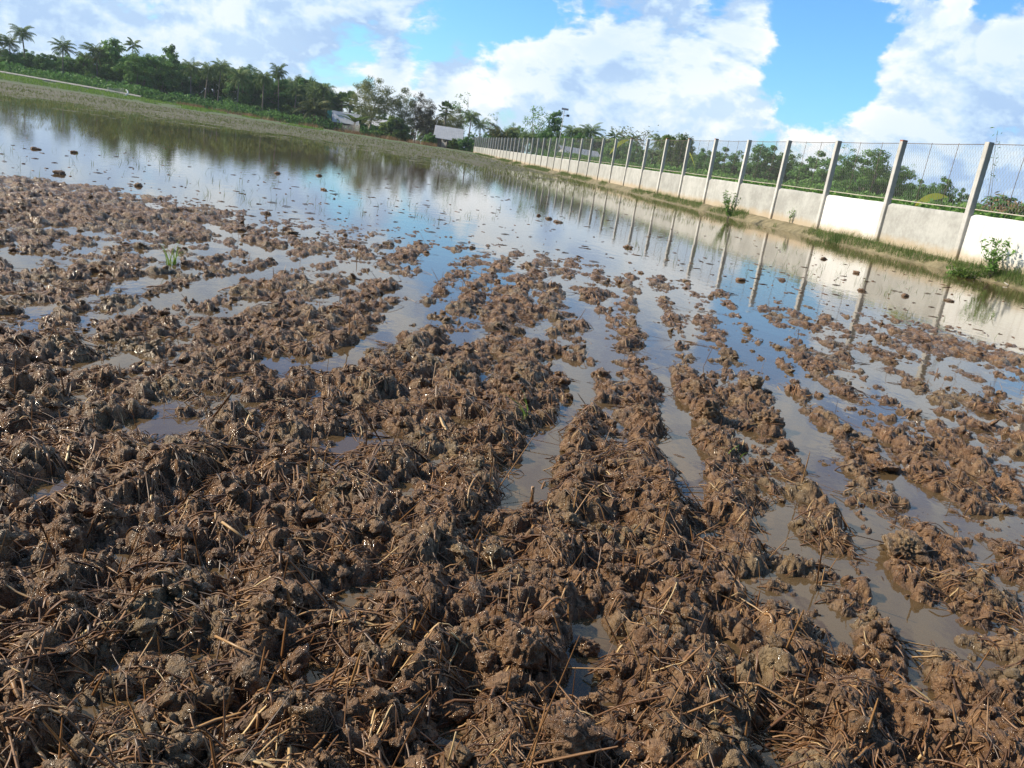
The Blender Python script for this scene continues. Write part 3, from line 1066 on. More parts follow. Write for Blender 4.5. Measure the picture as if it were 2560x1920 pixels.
T = [
    # left treeline
    ('coco_a', -12, 74, 205, 'coconut palm cut by the left picture edge, only its right fronds in view', 1.0),
    ('coco_a', 24, 82, 204, 'coconut palm with a grey trunk, first whole one from the left edge'),
    ('coco_b', 64, 62, 205, 'tallest coconut palm of the left end, crown standing clear against cloud', 1.05),
    ('coco_a', 157, 89, 203, 'lone coconut palm with spread crown, fourth palm from the left edge', 1.0),
    ('coco_d', 204, 128, 208, 'half hidden coconut palm showing only one dark bent frond', .9),
    ('coco_c', 245, 106, 205, 'coconut palm half sunk in bushes, just left of the twiggy topped tree', .95),
    ('twiggy', 300, 99, 204, 'twiggy topped bushy tree beside the thin areca palm', 1.3),
    ('areca', 330, 94, 199, 'thin areca palm with a tiny dark crown above the bushy trees'),
    ('round_a', 352, 124, 196, 'broad bushy green tree with white stems at its foot near the bank', 1.0),
    ('twiggy', 436, 113, 205, 'sparse branching top rising out of a broad rounded tree', .8),
    ('round_a', 415, 138, 198, 'broad rounded pale green tree just left of the row of coconut palms', .95),
    ('coco_a', 480, 142, 196, 'coconut palm with drooping fronds, first of the row right of the rounded trees', .85),
    ('coco_d', 516, 154, 198, 'coconut palm with a ragged drooping crown, second of the palm row', .85),
    ('coco_b', 549, 146, 197, 'coconut palm with a tall bare trunk, third of the palm row', .85),
    ('round_y', 582, 163, 208, 'yellow green tree top peeping up behind the palm row', .9),
    ('coco_c', 598, 164, 194, 'coconut palm with a yellowed dead frond hanging down its trunk', .85),
    ('round_b', 630, 161, 203, 'dark rounded tree standing higher than the palms on both sides of it', .75),
    ('coco_d', 662, 177, 198, 'coconut palm between the dark rounded tree and the tall lone palm', .9),
    ('coco_b', 704, 157, 199, 'tall lone coconut palm whose crown stands clear above its neighbours', .72),
    ('coco_a', 742, 200, 197, 'coconut palm right of the tall lone palm, trunk in shade', .9),
    ('round_y', 765, 191, 212, 'yellowish rounded tree top behind the palms at the right end of the grove', .9),
    ('coco_a', 789, 203, 199, 'coconut palm behind the low young palm at the right end of the grove', .9),
    ('coco_d', 818, 207, 197, 'last coconut palm of the grove, right before the grey roofed shed', .9),
    ('coco_low', 788, 238, 188, 'low young coconut palm with yellow brown lower fronds at the field edge', .95),
    ('bush_b', 722, 264, 190, 'bright green shrub at the foot of the tall lone palm', 1.0),
    # around the two houses
    ('fan_b', 858, 226, 208, 'dense fan palm behind the grey shed, left of two', 1.0),
    ('fan_b', 880, 224, 204, 'dense fan palm behind the grey shed, nearly touching the big tree', 1.0),
    ('euca', 936, 188, 190, 'big airy tree with a pale forked trunk and drooping leaves beside the shed', 1.02),
    ('casu', 1012, 218, 190, 'drooping olive tree just right of the big airy tree', 1.0),
    ('casu_brown', 1050, 229, 196, 'thin feathery brownish tree, left of two, with a nearly bare top', .85),
    ('casu_brown', 1073, 246, 191, 'feathery brownish tree just left of the second house', 1.15),
    ('coco_low', 1095, 282, 200, 'low palm with blue green fronds between the feathery trees and the houses', .9),
    ('fan', 1119, 249, 196, 'fan palm with a round dark head behind the white roofed house', 1.0),
    ('slim', 1161, 229, 198, 'slender tall tree with a wispy tip behind the white roofed house', 1.1),
    ('casu', 1144, 270, 192, 'willowy olive tree right behind the roof of the white roofed house', 1.1),
    ('coco_d', 1180, 276, 189, 'coconut palm with upright fronds at the right end of the white roof', .95),
    ('coco_a', 1207, 292, 192, 'dark coconut palm close to the end of the long fence', .9),
    ('bush_b', 988, 292, 184, 'dense fresh green shrub under the drooping olive tree', 1.1),
    ('banana', 888, 286, 181, 'light green banana plant in front of the grey shed', 1.35),
    ('bush_a', 1078, 332, 178, 'broad leaved shrub in front of the white roofed house, left side', .9),
    ('bush_b', 1134, 346, 178, 'yellow green shrub just right of the white roofed house', .75),
    ('bush_d', 1166, 343, 181, 'dark green dense hedge plant at the far end of the fence, left half', 1.05),
    ('bush_d', 1192, 349, 181, 'dark green dense hedge plant touching the far end of the fence', 1.05),
    # beyond the fence
    ('slim', 1237, 279, 200, 'slender pale stemmed tree with a small crown, just right of the fence end', 1.0),
    ('coco_low', 1262, 312, 196, 'low palm with yellow green fronds showing over the far end of the fence', .9),
    ('round_a', 1290, 308, 200, 'rounded tree showing above the far end of the fence', .9),
    ('umbrella', 1352, 265, 198, 'tall umbrella crowned tree on several thin stems beyond the fence', 1.05),
    ('cone', 1394, 276, 200, 'dark pointed tree just left of the lamp pole', .9),
    ('round_c', 1372, 320, 190, 'brownish green bush crown below the umbrella crowned tree', .8),
    ('coco_d', 1428, 312, 188, 'palm just right of the lamp pole with pale yellow ribs', 1.1),
    ('coco_d', 1458, 322, 190, 'low palm between the lamp pole and the ragged palm', 1.0),
    ('coco_a', 1486, 303, 186, 'ragged coconut palm standing highest over the middle of the fence', 1.1),
    ('areca', 1536, 327, 188, 'small lone areca palm crown against the clouds above the fence', 1.4),
    ('areca', 1566, 336, 185, 'small areca palm, left of two close together above the fence', 1.4),
    ('areca', 1586, 334, 186, 'small areca palm, right of two close together above the fence', 1.4),
    ('bare', 1610, 322, 170, 'nearly bare tree with spreading twigs above the fence', 1.6),
    ('coco_d', 1656, 336, 150, 'palm with a drooping crown right of the bare tree', .9),
    ('round_y', 1704, 334, 130, 'rounded yellow green tree top seen just above the fence', 1.0),
    ('round_c', 1765, 372, 112, 'bushy tree behind the netting, left of the large dark group', 1.0),
    ('round_c', 1829, 370, 108, 'dark bushy tree behind the netting with a stepped top', 1.28),
    ('round_b', 1918, 362, 96, 'large dark tree behind the netting, highest of its group', 1.28),
    ('round_c', 1950, 366, 98, 'dark tree leaning on the large dark tree behind the netting', 1.08),
    ('round_a', 1990, 384, 100, 'small crowned tree at the right end of the dark group behind the netting', .7),
    ('round_c', 2072, 380, 88, 'green tree behind the netting, left shoulder of the big rounded mass', 1.35),
    ('slim', 2124, 360, 90, 'thin airy tree rising out of the big rounded mass behind the netting', 1.1),
    ('round_b', 2178, 370, 82, 'big dense rounded tree behind the third panel from the right', 1.42),
    ('round_a', 2222, 402, 84, 'lower green tree on the right flank of the big dense tree', 1.35),
    ('slim', 2276, 408, 84, 'thin tree with a side branch close behind the second post from the right', .8),
    ('round_c', 2316, 450, 80, 'round green tree behind the netting, above the yellow banana leaf', 1.0),
    ('cone', 2368, 442, 78, 'dark pointed tree with silvery leaves behind the netting near the nearest post', .85),
    ('round_c', 2404, 470, 78, 'low round tree peeping out left of the nearest tall post', .8),
    ('bush_d', 2465, 488, 110, 'far dark shrub just right of the nearest tall post', 2.2),
    ('bush_d', 2540, 497, 110, 'far dark shrub at the right picture edge beyond the fence', 2.2),
    ('banana_b', 1690, 405, 60, 'banana plant behind the netting under the yellow green tree top', 1.0),
    ('banana', 2052, 470, 34, 'light green plant poking over the wall behind the fourth panel', .8),
    ('bush_b', 2550, 525, 26, 'bright green shrub poking over the wall at the right picture edge', .55),
    ('banana_b', 1765, 430, 52, 'banana plant with a pale leaf behind the sixth panel', 1.0),
]
for t_ in T:
    plant(t_[0], t_[1], t_[2], t_[3], t_[4], t_[5] if len(t_) > 5 else 1.0)

ir = random.Random(21)


def lerp(x, xs, ys_):
    return float(np.interp(x, xs, ys_))


for k in range(74):
    x = -30+k*12+ir.uniform(-8, 8)
    y = lerp(x, [0, 100, 200, 300, 420, 500, 600, 700, 850], [124, 130, 138, 126, 150, 170, 178, 190, 220])+ir.uniform(-6, 16)
    kd = ir.choice(['round_b', 'round_c', 'coco_a', 'coco_d', 'coco_b', 'coco_a', 'coco_d'] if x > 460 else ['round_b', 'round_c', 'round_c', 'round_a', 'coco_d'])
    plant(kd, x, y, ir.uniform(203, 220), 'dark green palm crowded among others inside the grove behind the paddy' if kd.startswith('coco') else 'dark green leafy tree crowded among others inside the grove behind the paddy', ir.uniform(1.0, 1.25), 'palms crowded inside the grove' if kd.startswith('coco') else 'trees crowded inside the grove')
for k in range(16):
    x = 850+k*25+ir.uniform(-8, 8)
    y = lerp(x, [850, 940, 1090, 1215], [262, 270, 318, 335])+ir.uniform(-6, 10)
    plant(ir.choice(['round_c', 'round_b', 'casu']), x, y, ir.uniform(206, 222), 'dim tree filling the gap behind the two houses', 1.0, 'trees behind the two houses')
for k in range(40):
    x = 1225+k*14+ir.uniform(-6, 6)
    y = lerp(x, [1225, 1400, 1500, 1600, 1800], [326, 330, 338, 358, 385])+ir.uniform(-6, 16)
    plant(ir.choice(['round_c', 'round_b', 'round_a', 'coco_d', 'round_c']), x, y, lerp(x, [1225, 1500, 1800], [205, 175, 120])+ir.uniform(-8, 12), 'green tree among many in the wood seen through the far part of the fence', ir.uniform(1.05, 1.35), 'trees beyond the far part of the fence')
for k in range(26):
    x = 1790+k*22+ir.uniform(-8, 8)
    y = lerp(x, [1790, 1920, 2010, 2180, 2260, 2420, 2600], [412, 402, 436, 420, 452, 490, 500])+ir.uniform(-6, 12)
    plant(ir.choice(['round_c', 'round_b', 'round_a']), x, y, lerp(x, [1790, 2200, 2600], [112, 92, 100])+ir.uniform(-3, 8), 'green tree low in the mass seen through the near netting', 1.6, 'trees beyond the near part of the fence')

# undergrowth masses: at the foot of the grove and right behind the wall
ug = MB()
n_ = 36000
az_ = np.radians(rng.uniform(-38, -9.5, n_))
r_ = rng.uniform(EDGE+14, EDGE+58, n_)
x_, y_ = r_*np.sin(az_), r_*np.cos(az_)
hh = (.3+2.7*fbm(az_*60, r_*.12, 120, 3))*np.interp(r_, [EDGE+14, EDGE+30, EDGE+58], [1, 1.15, 2.4])
z_ = height(x_, y_)+hh*rng.uniform(0, 1, n_)**.8
leaves(ug, np.c_[x_, y_, z_], .6, rng, np.clip(rng.normal(.40, .13, n_)+.5*(fbm(az_*90, r_*.1, 121, 2)-.5), 0, 1), 2.0)
tag(obj('undergrowth', ug.mesh('undergrowth', False), M['leaf_dark']), 'dark tangled undergrowth at the foot of the grove', 'undergrowth', kind='stuff')
ug = MB()
n_ = 30000
al = -6+86*rng.uniform(0, 1, n_)**1.5
sb = .35+3.2*rng.uniform(0, 1, n_)
hh = 1.20+.55*fbm(al*.55, sb*.6, 130, 3)+np.interp(al, [-6, 14, 40, 80], [.0, .02, .18, .5])
x_ = FX0+FU[0]*al+FN[0]*sb
y_ = FY0+FU[1]*al+FN[1]*sb
z_ = .3+hh*rng.uniform(.35, 1, n_)**.6
leaves(ug, np.c_[x_, y_, z_], .17, rng, np.clip(rng.normal(.5, .2, n_), 0, 1), 2.2)
tag(obj('undergrowth', ug.mesh('undergrowth', False), M['leaf_mid']), 'green creepers and weeds growing close behind the wall', 'undergrowth', kind='stuff')

# ------------------------------------------------------------------ houses, lamp, nets


def house(px, py, D, wd, dp, hw, hr, rz, label, wallm, gable=True):
    """px, py: photo point of the ridge middle"""
    p = at_d(px, py, D)
    gz = float(height([p[0]], [p[1]])[0])
    o = empty('house', (p[0], p[1], gz), rz)
    tag(o, label, 'house')
    k = (p[2]-gz)/(hw+hr)
    hw, hr = hw*k, hr*k
    b = MB()
    x, y = wd/2, dp/2
    v = [(-x, -y, -.3), (x, -y, -.3), (x, y, -.3), (-x, y, -.3), (-x, -y, hw), (x, -y, hw), (x, y, hw), (-x, y, hw), (-x, 0, hw+hr*.97), (x, 0, hw+hr*.97)]
    b.add(v, [[0, 1, 5, 4], [2, 3, 7, 6], [1, 2, 6, 5], [3, 0, 4, 7]], [[4, 7, 8], [5, 9, 6]])
    obj('wall', b.mesh('house_wall', False), wallm, o)
    b = MB()
    ov, th = .7, .07
    n = 34
    for s in (-1, 1):
        for zz in (0, th):
            pass
        xs = np.linspace(-x-.5, x+.5, n)
        cor = .035*np.sin(np.arange(n)*math.pi)+np.where(np.arange(n) % 2, .03, 0)
        e0 = np.c_[xs, np.zeros(n), hw+hr+th+cor]
        sl = hr/(y)
        e1 = np.c_[xs, np.full(n, s*(y+ov)), hw-sl*ov+th+cor]
        lo0, lo1 = e0-[0, 0, th], e1-[0, 0, th]
        vv = np.vstack([e0, e1, lo0, lo1])
        i = np.arange(n-1)
        b.add(vv, np.vstack([np.stack([i, i+1, n+i+1, n+i], 1), np.stack([2*n+i, 3*n+i, 3*n+i+1, 2*n+i+1], 1), np.stack([n+i, n+i+1, 3*n+i+1, 3*n+i], 1)]))
    obj('roof', b.mesh('house_roof', False), M['tin'], o)
    b = MB()
    b.box((-wd*.18, -y-.03, hw*.42), (wd*.14, .05, hw*.84))
    obj('door', b.mesh('house_door', False), M['pole'], o)
    b = MB()
    b.box((wd*.20, -y-.03, hw*.58), (wd*.16, .05, hw*.36))
    obj('window', b.mesh('house_window', False), M['panelglass'], o)
    return o


house(864, 282, 187, 4.6, 4.6, 2.3, 1.8, .30, 'shed with a pale grey tin roof half hidden by a banana plant', M['housewall'])
house(1124, 319, 184, 5.2, 5.0, 1.9, 1.7, .10, 'low house with a white tin roof and dark wall near the end of the fence', M['housewall'])
house(956, 300, 200, 5.0, 5.0, 2.4, 1.1, -.2, 'pale walled hut glimpsed behind the big airy tree', M['palewall'])
house(1446, 372, 150, 7.0, 5.0, 2.2, 1.4, .5, 'small pale roofed hut seen dimly through the fence netting', M['palewall'])

# solar street lamp
p0 = at_d(1398, 352, 150)
p1 = at_d(1411, 276, 150)
gz = float(height([p0[0]], [p0[1]])[0])
lamp = empty('street_lamp', (p0[0], p0[1], gz))
tag(lamp, 'thin leaning lamp pole with a flat solar panel on top beyond the fence', 'street lamp')
dx_, dy_ = p1[0]-p0[0], p1[1]-p0[1]
k_ = 1.25
hz = p1[2]-gz
b = MB()
b.tube([(0, 0, -.3), (dx_*.5, dy_*.5, hz*.5), (dx_, dy_, hz)], [.08, .06, .05], 8)
obj('pole', b.mesh('lamp_pole'), M['steel'], lamp)
b = MB()
v = np.array([(-.6, -.3, -.14), (.6, -.3, -.14), (.6, .3, .16), (-.6, .3, .16)])
v = np.vstack([v, v+[0, 0, .07]])+[dx_+.1, dy_, hz+.18]
b.add(v, [[3, 2, 1, 0], [4, 5, 6, 7], [0, 1, 5, 4], [1, 2, 6, 5], [2, 3, 7, 6], [3, 0, 4, 7]])
obj('solar_panel', b.mesh('solar_panel', False), M['panelglass'], lamp)
b = MB()
b.tube([(dx_, dy_, hz-.9), (dx_+.6, dy_, hz-.8)], .05, 6)
b.box((dx_+.75, dy_, hz-.78), (.5, .30, .36))
obj('lamp_head', b.mesh('lamp_head', False), M['panelglass'], lamp)


def netting(pts, z0, hts, label, poles=True, name='fishing_net'):
    """strands of a thin net hung between poles"""
    c = np.array([at_d(a, bb, D_)[:2] for a, bb, D_ in pts])
    g = height(c[:, 0], c[:, 1])
    o = empty(name, (c[0, 0], c[0, 1], g[0]))
    tag(o, label, 'net')
    loc = np.c_[c-c[0], g-g[0]]
    b = MB()
    for i in range(len(c)-1):
        n, m = 16, 9
        L = [loc[i]+(loc[i+1]-loc[i])*t for t in np.linspace(0, 1, n)]
        hh_ = [hts[i]+(hts[i+1]-hts[i])*t-.35*math.sin(math.pi*t)*hts[i]*.6 for t in np.linspace(0, 1, n)]
        for j in range(n):
            b.tube([L[j]+[0, 0, z0], L[j]+[0, 0, hh_[j]]], .016, 3)
        for k in range(m):
            f = k/(m-1)
            b.tube([L[j]+np.array([0, 0, z0+(hh_[j]-z0)*f]) for j in range(n)], .016, 3)
    obj('net', b.mesh('net'), M['net'], o)
    if poles:
        for q_, hq in zip(loc, hts):
            b = MB()
            b.tube([q_+[0, 0, -.3], q_+[.03, 0, hq*.5], q_+[0, 0, hq+.15]], .06, 5)
            obj('pole', b.mesh('net_pole'), M['pole'], o)
    return o


netting([(856, 330, 178), (885, 334, 177), (897, 336, 176)], .1, [1.3, 2.1, 2.0], 'pale net hung on sticks at the field edge in front of the shed')
netting([(1103, 365, 178), (1115, 367, 177)], .1, [1.6, 1.2], 'small white net standing by the dark wall of the white roofed house')
netting([(268, 226, 166), (310, 232, 165)], .05, [.9, 1.3], 'low pale net stretched over the grass bank beside a white curl', False)
p_ = at_d(313, 226, 165)
b = MB()
th_ = np.linspace(-1.9, 1.6, 14)
b.tube(np.c_[(.45*np.cos(th_)), .3*np.sin(th_), .55+.48*np.sin(th_)], .13, 8)
tag(obj('plastic_pipe', b.mesh('plastic_pipe'), M['plastic'], None, (p_[0], p_[1], float(height([p_[0]], [p_[1]])[0]))), 'white curled thing standing at the end of the low net on the grass bank', 'pipe')
p_ = at_d(824, 275, 194)
b = MB()
n = 7
v = []
for i in range(n):
    for j in range(n):
        u_, w_ = i/(n-1)-.5, j/(n-1)
        v.append((u_*1.3*(1-.5*abs(w_-.5)), .10*math.sin(u_*9+w_*3), -2.6*w_+.15*math.sin(u_*5)))
v = np.array(v)
v2 = v+[0, .03, 0]
i = (np.arange(n-1)[:, None]*n+np.arange(n-1)[None]).ravel()
qq = np.stack([i, i+n, i+n+1, i+1], 1)
b.add(np.vstack([v, v2]), np.vstack([qq, qq[:, ::-1]+n*n]))
cloth = empty('hanging_cloth', (p_[0], p_[1], p_[2]))
tag(cloth, 'turquoise cloth hung up between the grove and the grey shed', 'cloth')
obj('cloth', b.mesh('cloth'), M['teal'], cloth)
b = MB()
b.tube([(-1.0, .05, -p_[2]+.5), (-.95, .05, -1.5), (-.9, .05, .2)], .05, 5)
b.tube([(-.9, .05, .12), (0, .04, .06), (.9, .05, .1)], .03, 5)
obj('pole', b.mesh('cloth_pole'), M['pole'], cloth)

# ------------------------------------------------------------------ plants along the wall
wr = np.random.default_rng(33)


def wall_bush(px, py, h, w, label, nst=7, leafn=26, mat='leaf_mid', ls=.10, off=0.25, name='shrub'):
    p = at(px, py, .18)
    o = empty(name, (p[0], p[1], float(height([p[0]], [p[1]])[0])))
    tag(o, label, 'shrub')
    sb_, lb = MB(), MB()
    for k in range(nst):
        a = wr.uniform(0, 6.28)
        L = h*wr.uniform(.6, 1.0)
        sp_ = w*.5*wr.uniform(.3, 1.0)
        t = np.linspace(0, 1, 6)
        pts = np.c_[np.cos(a)*sp_*t**1.3, np.sin(a)*sp_*t**1.3, -.06+L*t*(1-.12*t)]
        pts += wr.normal(size=pts.shape)*.012*t[:, None]
        sb_.tube(pts, np.linspace(.009, .003, 6), 5)
        tt = wr.uniform(.25, 1.0, leafn)
        c = np.stack([np.interp(tt, t, pts[:, q]) for q in range(3)], 1)+wr.normal(size=(leafn, 3))*.035
        leaves(lb, c, ls, wr, np.clip(wr.normal(.55, .18, leafn), 0, 1), 3.2, .2, -.1)
    obj('stem', sb_.mesh('stem'), M['bark'], o)
    obj('foliage', lb.mesh('foliage', False), M[mat], o)
    return o


wall_bush(1822, 538, 1.45, .85, 'leafy green bush growing against a post of the low wall, shadow on the wall', 12, 46, 'leaf_mid', .11)
wall_bush(1972, 565, .75, .36, 'small upright seedling at the wall between two grass tufts', 4, 22, 'leaf_mid', .09)
wall_bush(2476, 684, 1.25, 1.0, 'tall leafy weed with reddish stems right of the nearest post at the wall foot', 10, 46, 'leaf_mid', .12)
wall_bush(2420, 676, .40, 1.1, 'low spreading weed creeping at the foot of the nearest post', 16, 34, 'leaf_bright', .10)
wall_bush(2390, 668, .32, .7, 'small weed tuft just left of the nearest post foot', 10, 26, 'leaf_mid', .09)
pa, pb_ = at(2432, 668, .16), at(2520, 712, .03)
b = MB()
b.tube([pa+[0, 0, .12], pa*.6+pb_*.4+[0, 0, .10], pa*.3+pb_*.7+[0, 0, .03], pb_], [.016, .022, .022, .012], 6)
b.tube([pa*.5+pb_*.5+[0, 0, .08], pa*.35+pb_*.65+[.06, .15, .12]], [.012, .006], 5)
tag(obj('fallen_branch', b.mesh('fallen_branch'), M['palebark']), 'pale bare branch lying on the wet bank under the leafy weed', 'branch')
# a twig rising over the nearest post and thin stems behind the netting
for px, py0, py1, lab in ((2490, 470, 326, 'thin leafy twig sticking up above the nearest tall post'), (2484, 520, 400, 'thin dark stalk rising behind the netting right of the nearest post')):
    base = at_d(px, py0, 27.5)
    topp = at_d(px+8, py1, 27.5)
    o = empty('twig', (base[0], base[1], .3))
    tag(o, lab, 'twig')
    t = np.linspace(0, 1, 8)
    pts = np.c_[(topp[0]-base[0])*t+.05*np.sin(t*4), (topp[1]-base[1])*t, (topp[2]-.3)*t]
    b = MB()
    b.tube(pts, np.linspace(.014, .004, 8), 5)
    obj('stem', b.mesh('twig_stem'), M['bark'], o)
    b = MB()
    tt = wr.uniform(.80, 1.0, 16)
    c = np.stack([np.interp(tt, t, pts[:, q]) for q in range(3)], 1)+wr.normal(size=(16, 3))*.06
    leaves(b, c, .12, wr, wr.uniform(.1, .6, 16), 4.5, .2)
    obj('foliage', b.mesh('twig_leaves', False), M['leaf_dark'], o)


def banana_leaf(px, py, D, L, w, az, el, label, mat='leaf_yellow'):
    p = at_d(px, py, D)
    o = empty('banana_leaf', (p[0], p[1], .3))
    tag(o, label, 'leaf')
    t = np.linspace(0, 1, 10)
    e = el-.5*t
    x = np.concatenate([[0], np.cumsum(np.cos(e[:-1])*L/9)])
    z = np.concatenate([[0], np.cumsum(np.sin(e[:-1])*L/9)])+p[2]-.3
    ca, sa = math.cos(az), math.sin(az)
    c = np.c_[x*ca, x*sa, z]
    wd = w*np.sin(np.pi*np.clip(t*.96+.03, 0, 1))**.7
    sdv = np.array([-sa*.5, ca*.5, .8])
    b = MB()
    v = np.vstack([c+sdv*wd[:, None], c, c-sdv*wd[:, None]*.15])
    b.add(v, [[j, j+1, 10+j+1, 10+j] for j in range(9)]+[[10+j, 10+j+1, 20+j+1, 20+j] for j in range(9)], None, .6)
    obj('blade', b.mesh('leaf_blade'), M[mat], o)
    b = MB()
    b.tube([(0, 0, -.2), (0, 0, (p[2]-.3)*.5), tuple(c[0])], [.03, .025, .018], 5)
    obj('stalk', b.mesh('leaf_stalk'), M['leaf_bright'], o)


banana_leaf(2286, 516, 28, 1.1, .22, .15, .60, 'bright yellow leaf poking over the wall behind the second panel')
banana_leaf(1524, 386, 74, 2.2, .40, .35, .95, 'pale yellow banana leaf seen through the netting in the middle of the fence')
banana_leaf(1738, 425, 52, 1.6, .22, 2.4, 1.1, 'yellowish upright leaf behind the netting near the middle of the fence')
p_ = at_d(2532, 462, 32)
b = MB()
c = np.array([p_[0], p_[1], 1.75])+rng.normal(size=(420, 3))*np.array([.42, .3, .22])
leaves(b, c, .20, rng, np.clip(rng.normal(.4, .2, 420), 0, 1), 4.0, .1, .5)
db = empty('dead_bush', (p_[0], p_[1], .3))
tag(db, 'brown withered bush behind the netting near the right picture edge', 'shrub')
ob = obj('foliage', b.mesh('dead_leaves', False), M['dead'], db)
ob.location = (-p_[0], -p_[1], -.3)
b = MB()
b.tube([(0, 0, -.1), (.03, 0, .8), (.05, .05, 1.5)], [.03, .025, .015], 5)
obj('stem', b.mesh('dead_stem'), M['bark'], db)


def blades(b, base, hgt, wid, rg, lean=.5, rnd=None, seg=3):
    """curved grass blades; base (n,3)"""
    n = len(base)
    a = rg.uniform(0, 6.28, n)
    h = hgt*rg.uniform(.5, 1.2, n)
    ln = lean*rg.uniform(.2, 1.3, n)
    sidea = a+1.57+rg.uniform(-.5, .5, n)
    w = wid*rg.uniform(.7, 1.3, n)
    vs = []
    for k in range(seg+1):
        t = k/seg
        c = base+np.c_[np.cos(a)*ln*h*t**1.8, np.sin(a)*ln*h*t**1.8, h*t*(1-.25*ln*t)]
        ww = w*(1-t*.92)*.5
        d = np.c_[np.cos(sidea)*ww, np.sin(sidea)*ww, np.zeros(n)]
        vs += [c-d, c+d]
    v = np.stack(vs, 1)
    m = v.shape[1]
    off = np.arange(n)[:, None]*m
    q = np.concatenate([off+np.array([[2*k, 2*k+1, 2*k+3, 2*k+2]]) for k in range(seg)])
    r = np.clip(rg.normal(.5, .2, n), 0, 1) if rnd is None else rnd
    b.add(v.reshape(-1, 3), q, None, np.repeat(r, m))


# grass along the foot of the wall
gb = MB()
n_ = 42000
al = -5+150*rng.uniform(0, 1, n_)**1.7
sb = -.16-.75*rng.uniform(0, 1, n_)**1.3
dn_ = fbm(al*.33, sb*.5, 200, 3)
dn_ = dn_+np.interp(al, [-5, 4, 6, 9, 13, 16, 26, 40, 150], [.0, -.02, .05, .10, .06, .10, .05, -.06, .06])
kp = dn_ > .445
al, sb = al[kp], sb[kp]
x_ = FX0+FU[0]*al+FN[0]*sb
y_ = FY0+FU[1]*al+FN[1]*sb
z_ = height(x_, y_)
kp = z_ > .03
x_, y_, z_ = x_[kp], y_[kp], z_[kp]
blades(gb, np.c_[x_, y_, z_-.01], .26, .012, rng, .7)
tag(obj('grass', gb.mesh('wall_grass', False), M['grass']), 'ragged green grass along the foot of the wall', 'grass', kind='stuff')
for px, py, nb_, hb, lab in ((2085, 600, 260, .36, 'taller grass tuft below the whitened wall panel'), (1925, 556, 240, .34, 'grass tuft at the foot of the fifth post'), (1840, 540, 220, .30, 'grass tuft in front of the leafy bush at the wall')):
    p_ = at(px, py, .10)
    gb = MB()
    o_ = np.c_[rng.normal(0, .30, nb_), rng.normal(0, .22, nb_), np.zeros(nb_)]
    o_[:, :2] = np.outer(o_[:, 0], FU)+np.outer(o_[:, 1], FN)*.6
    o_[:, 2] = height(o_[:, 0]+p_[0], o_[:, 1]+p_[1])-.02
    blades(gb, o_, hb, .012, rng, .6)
    tag(obj('grass_tuft', gb.mesh('grass_tuft', False), M['grass'], None, (p_[0], p_[1], 0)), lab, 'grass')

# bright grass on the far bank and dry weeds along the field edge
gb = MB()
n_ = 16000
a_ = np.radians(rng.uniform(-38, -15, n_))
r_ = EDGE+rng.uniform(-13, .5, n_)
kp = fbm(a_*50, r_*.12, 210, 3) > np.interp(np.degrees(a_), [-38, -26, -22, -15], [.30, .36, .52, .60])
a_, r_ = a_[kp], r_[kp]
x_, y_ = r_*np.sin(a_), r_*np.cos(a_)
blades(gb, np.c_[x_, y_, height(x_, y_)-.03], .42, .09, rng, .6)
tag(obj('grass', gb.mesh('bank_grass', False), M['bank']), 'bright green grass strip on the far bank at the left', 'grass', kind='stuff')
gb = MB()
n_ = 7000
a_ = np.radians(rng.uniform(-24, -7.5, n_))
r_ = EDGE+6+rng.normal(0, 3, n_)
kp = fbm(a_*70, r_*.15, 211, 3) > .52
a_, r_ = a_[kp], r_[kp]
x_, y_ = r_*np.sin(a_), r_*np.cos(a_)
blades(gb, np.c_[x_, y_, height(x_, y_)-.03], .8, .10, rng, .6)
tag(obj('dry_grass', gb.mesh('dry_grass', False), M['dead']), 'dry straw coloured weeds along the far field edge', 'grass', kind='stuff')

# rice stubble and sprouts standing in the water and on the far wet field
sbm = MB()
n_ = 26000
a_ = np.radians(rng.uniform(-37, 30, n_))
r_ = 26*(150/26)**rng.uniform(0, 1, n_)**.8
x_, y_ = r_*np.sin(a_), r_*np.cos(a_)
s_ = (x_-FX0)*FN[0]+(y_-FY0)*FN[1]
kp = (s_ < -1.2) & (fbm(x_*.16, y_*.09, 220, 3) > np.interp(r_, [26, 34, 42, 60], [.57, .46, .35, .30]))
x_, y_, r_ = x_[kp], y_[kp], r_[kp]
for rep in range(3):
    jx, jy = x_+rng.normal(0, .05, len(x_)), y_+rng.normal(0, .05, len(x_))
    for lo_, hi_, hh_, ww_ in ((0, 50, .18, .014), (50, 90, .20, .026), (90, 999, .24, .05)):
        mk = (r_ >= lo_) & (r_ < hi_)
        if mk.any():
            blades(sbm, np.c_[jx[mk], jy[mk], np.maximum(height(jx[mk], jy[mk]), -.03)-.01], hh_, ww_, rng, .9)
tag(obj('rice_stubble', sbm.mesh('rice_stubble', False), M['sprout']), 'short olive rice stubble and sprouts over the far wet part of the paddy', 'stubble', kind='stuff')
sbm = MB()
n_ = 900
a_ = np.radians(rng.uniform(-37, 30, n_))
r_ = 11*(32/11)**rng.uniform(0, 1, n_)
x_, y_ = r_*np.sin(a_), r_*np.cos(a_)
s_ = (x_-FX0)*FN[0]+(y_-FY0)*FN[1]
kp = (s_ < -1.5) & (fbm(x_*.35, y_*.2, 221, 3) > .52)
x_, y_ = x_[kp], y_[kp]
for rep in range(3):
    blades(sbm, np.c_[x_+rng.normal(0, .03, len(x_)), y_+rng.normal(0, .03, len(x_)), np.full(len(x_), -.03)], .17, .007, rng, .9, seg=4)
tag(obj('rice_sprouts', sbm.mesh('rice_sprouts', False), M['grass']), 'sparse thin green sprouts standing in the open water', 'sprouts', kind='stuff')

# ------------------------------------------------------------------ clods


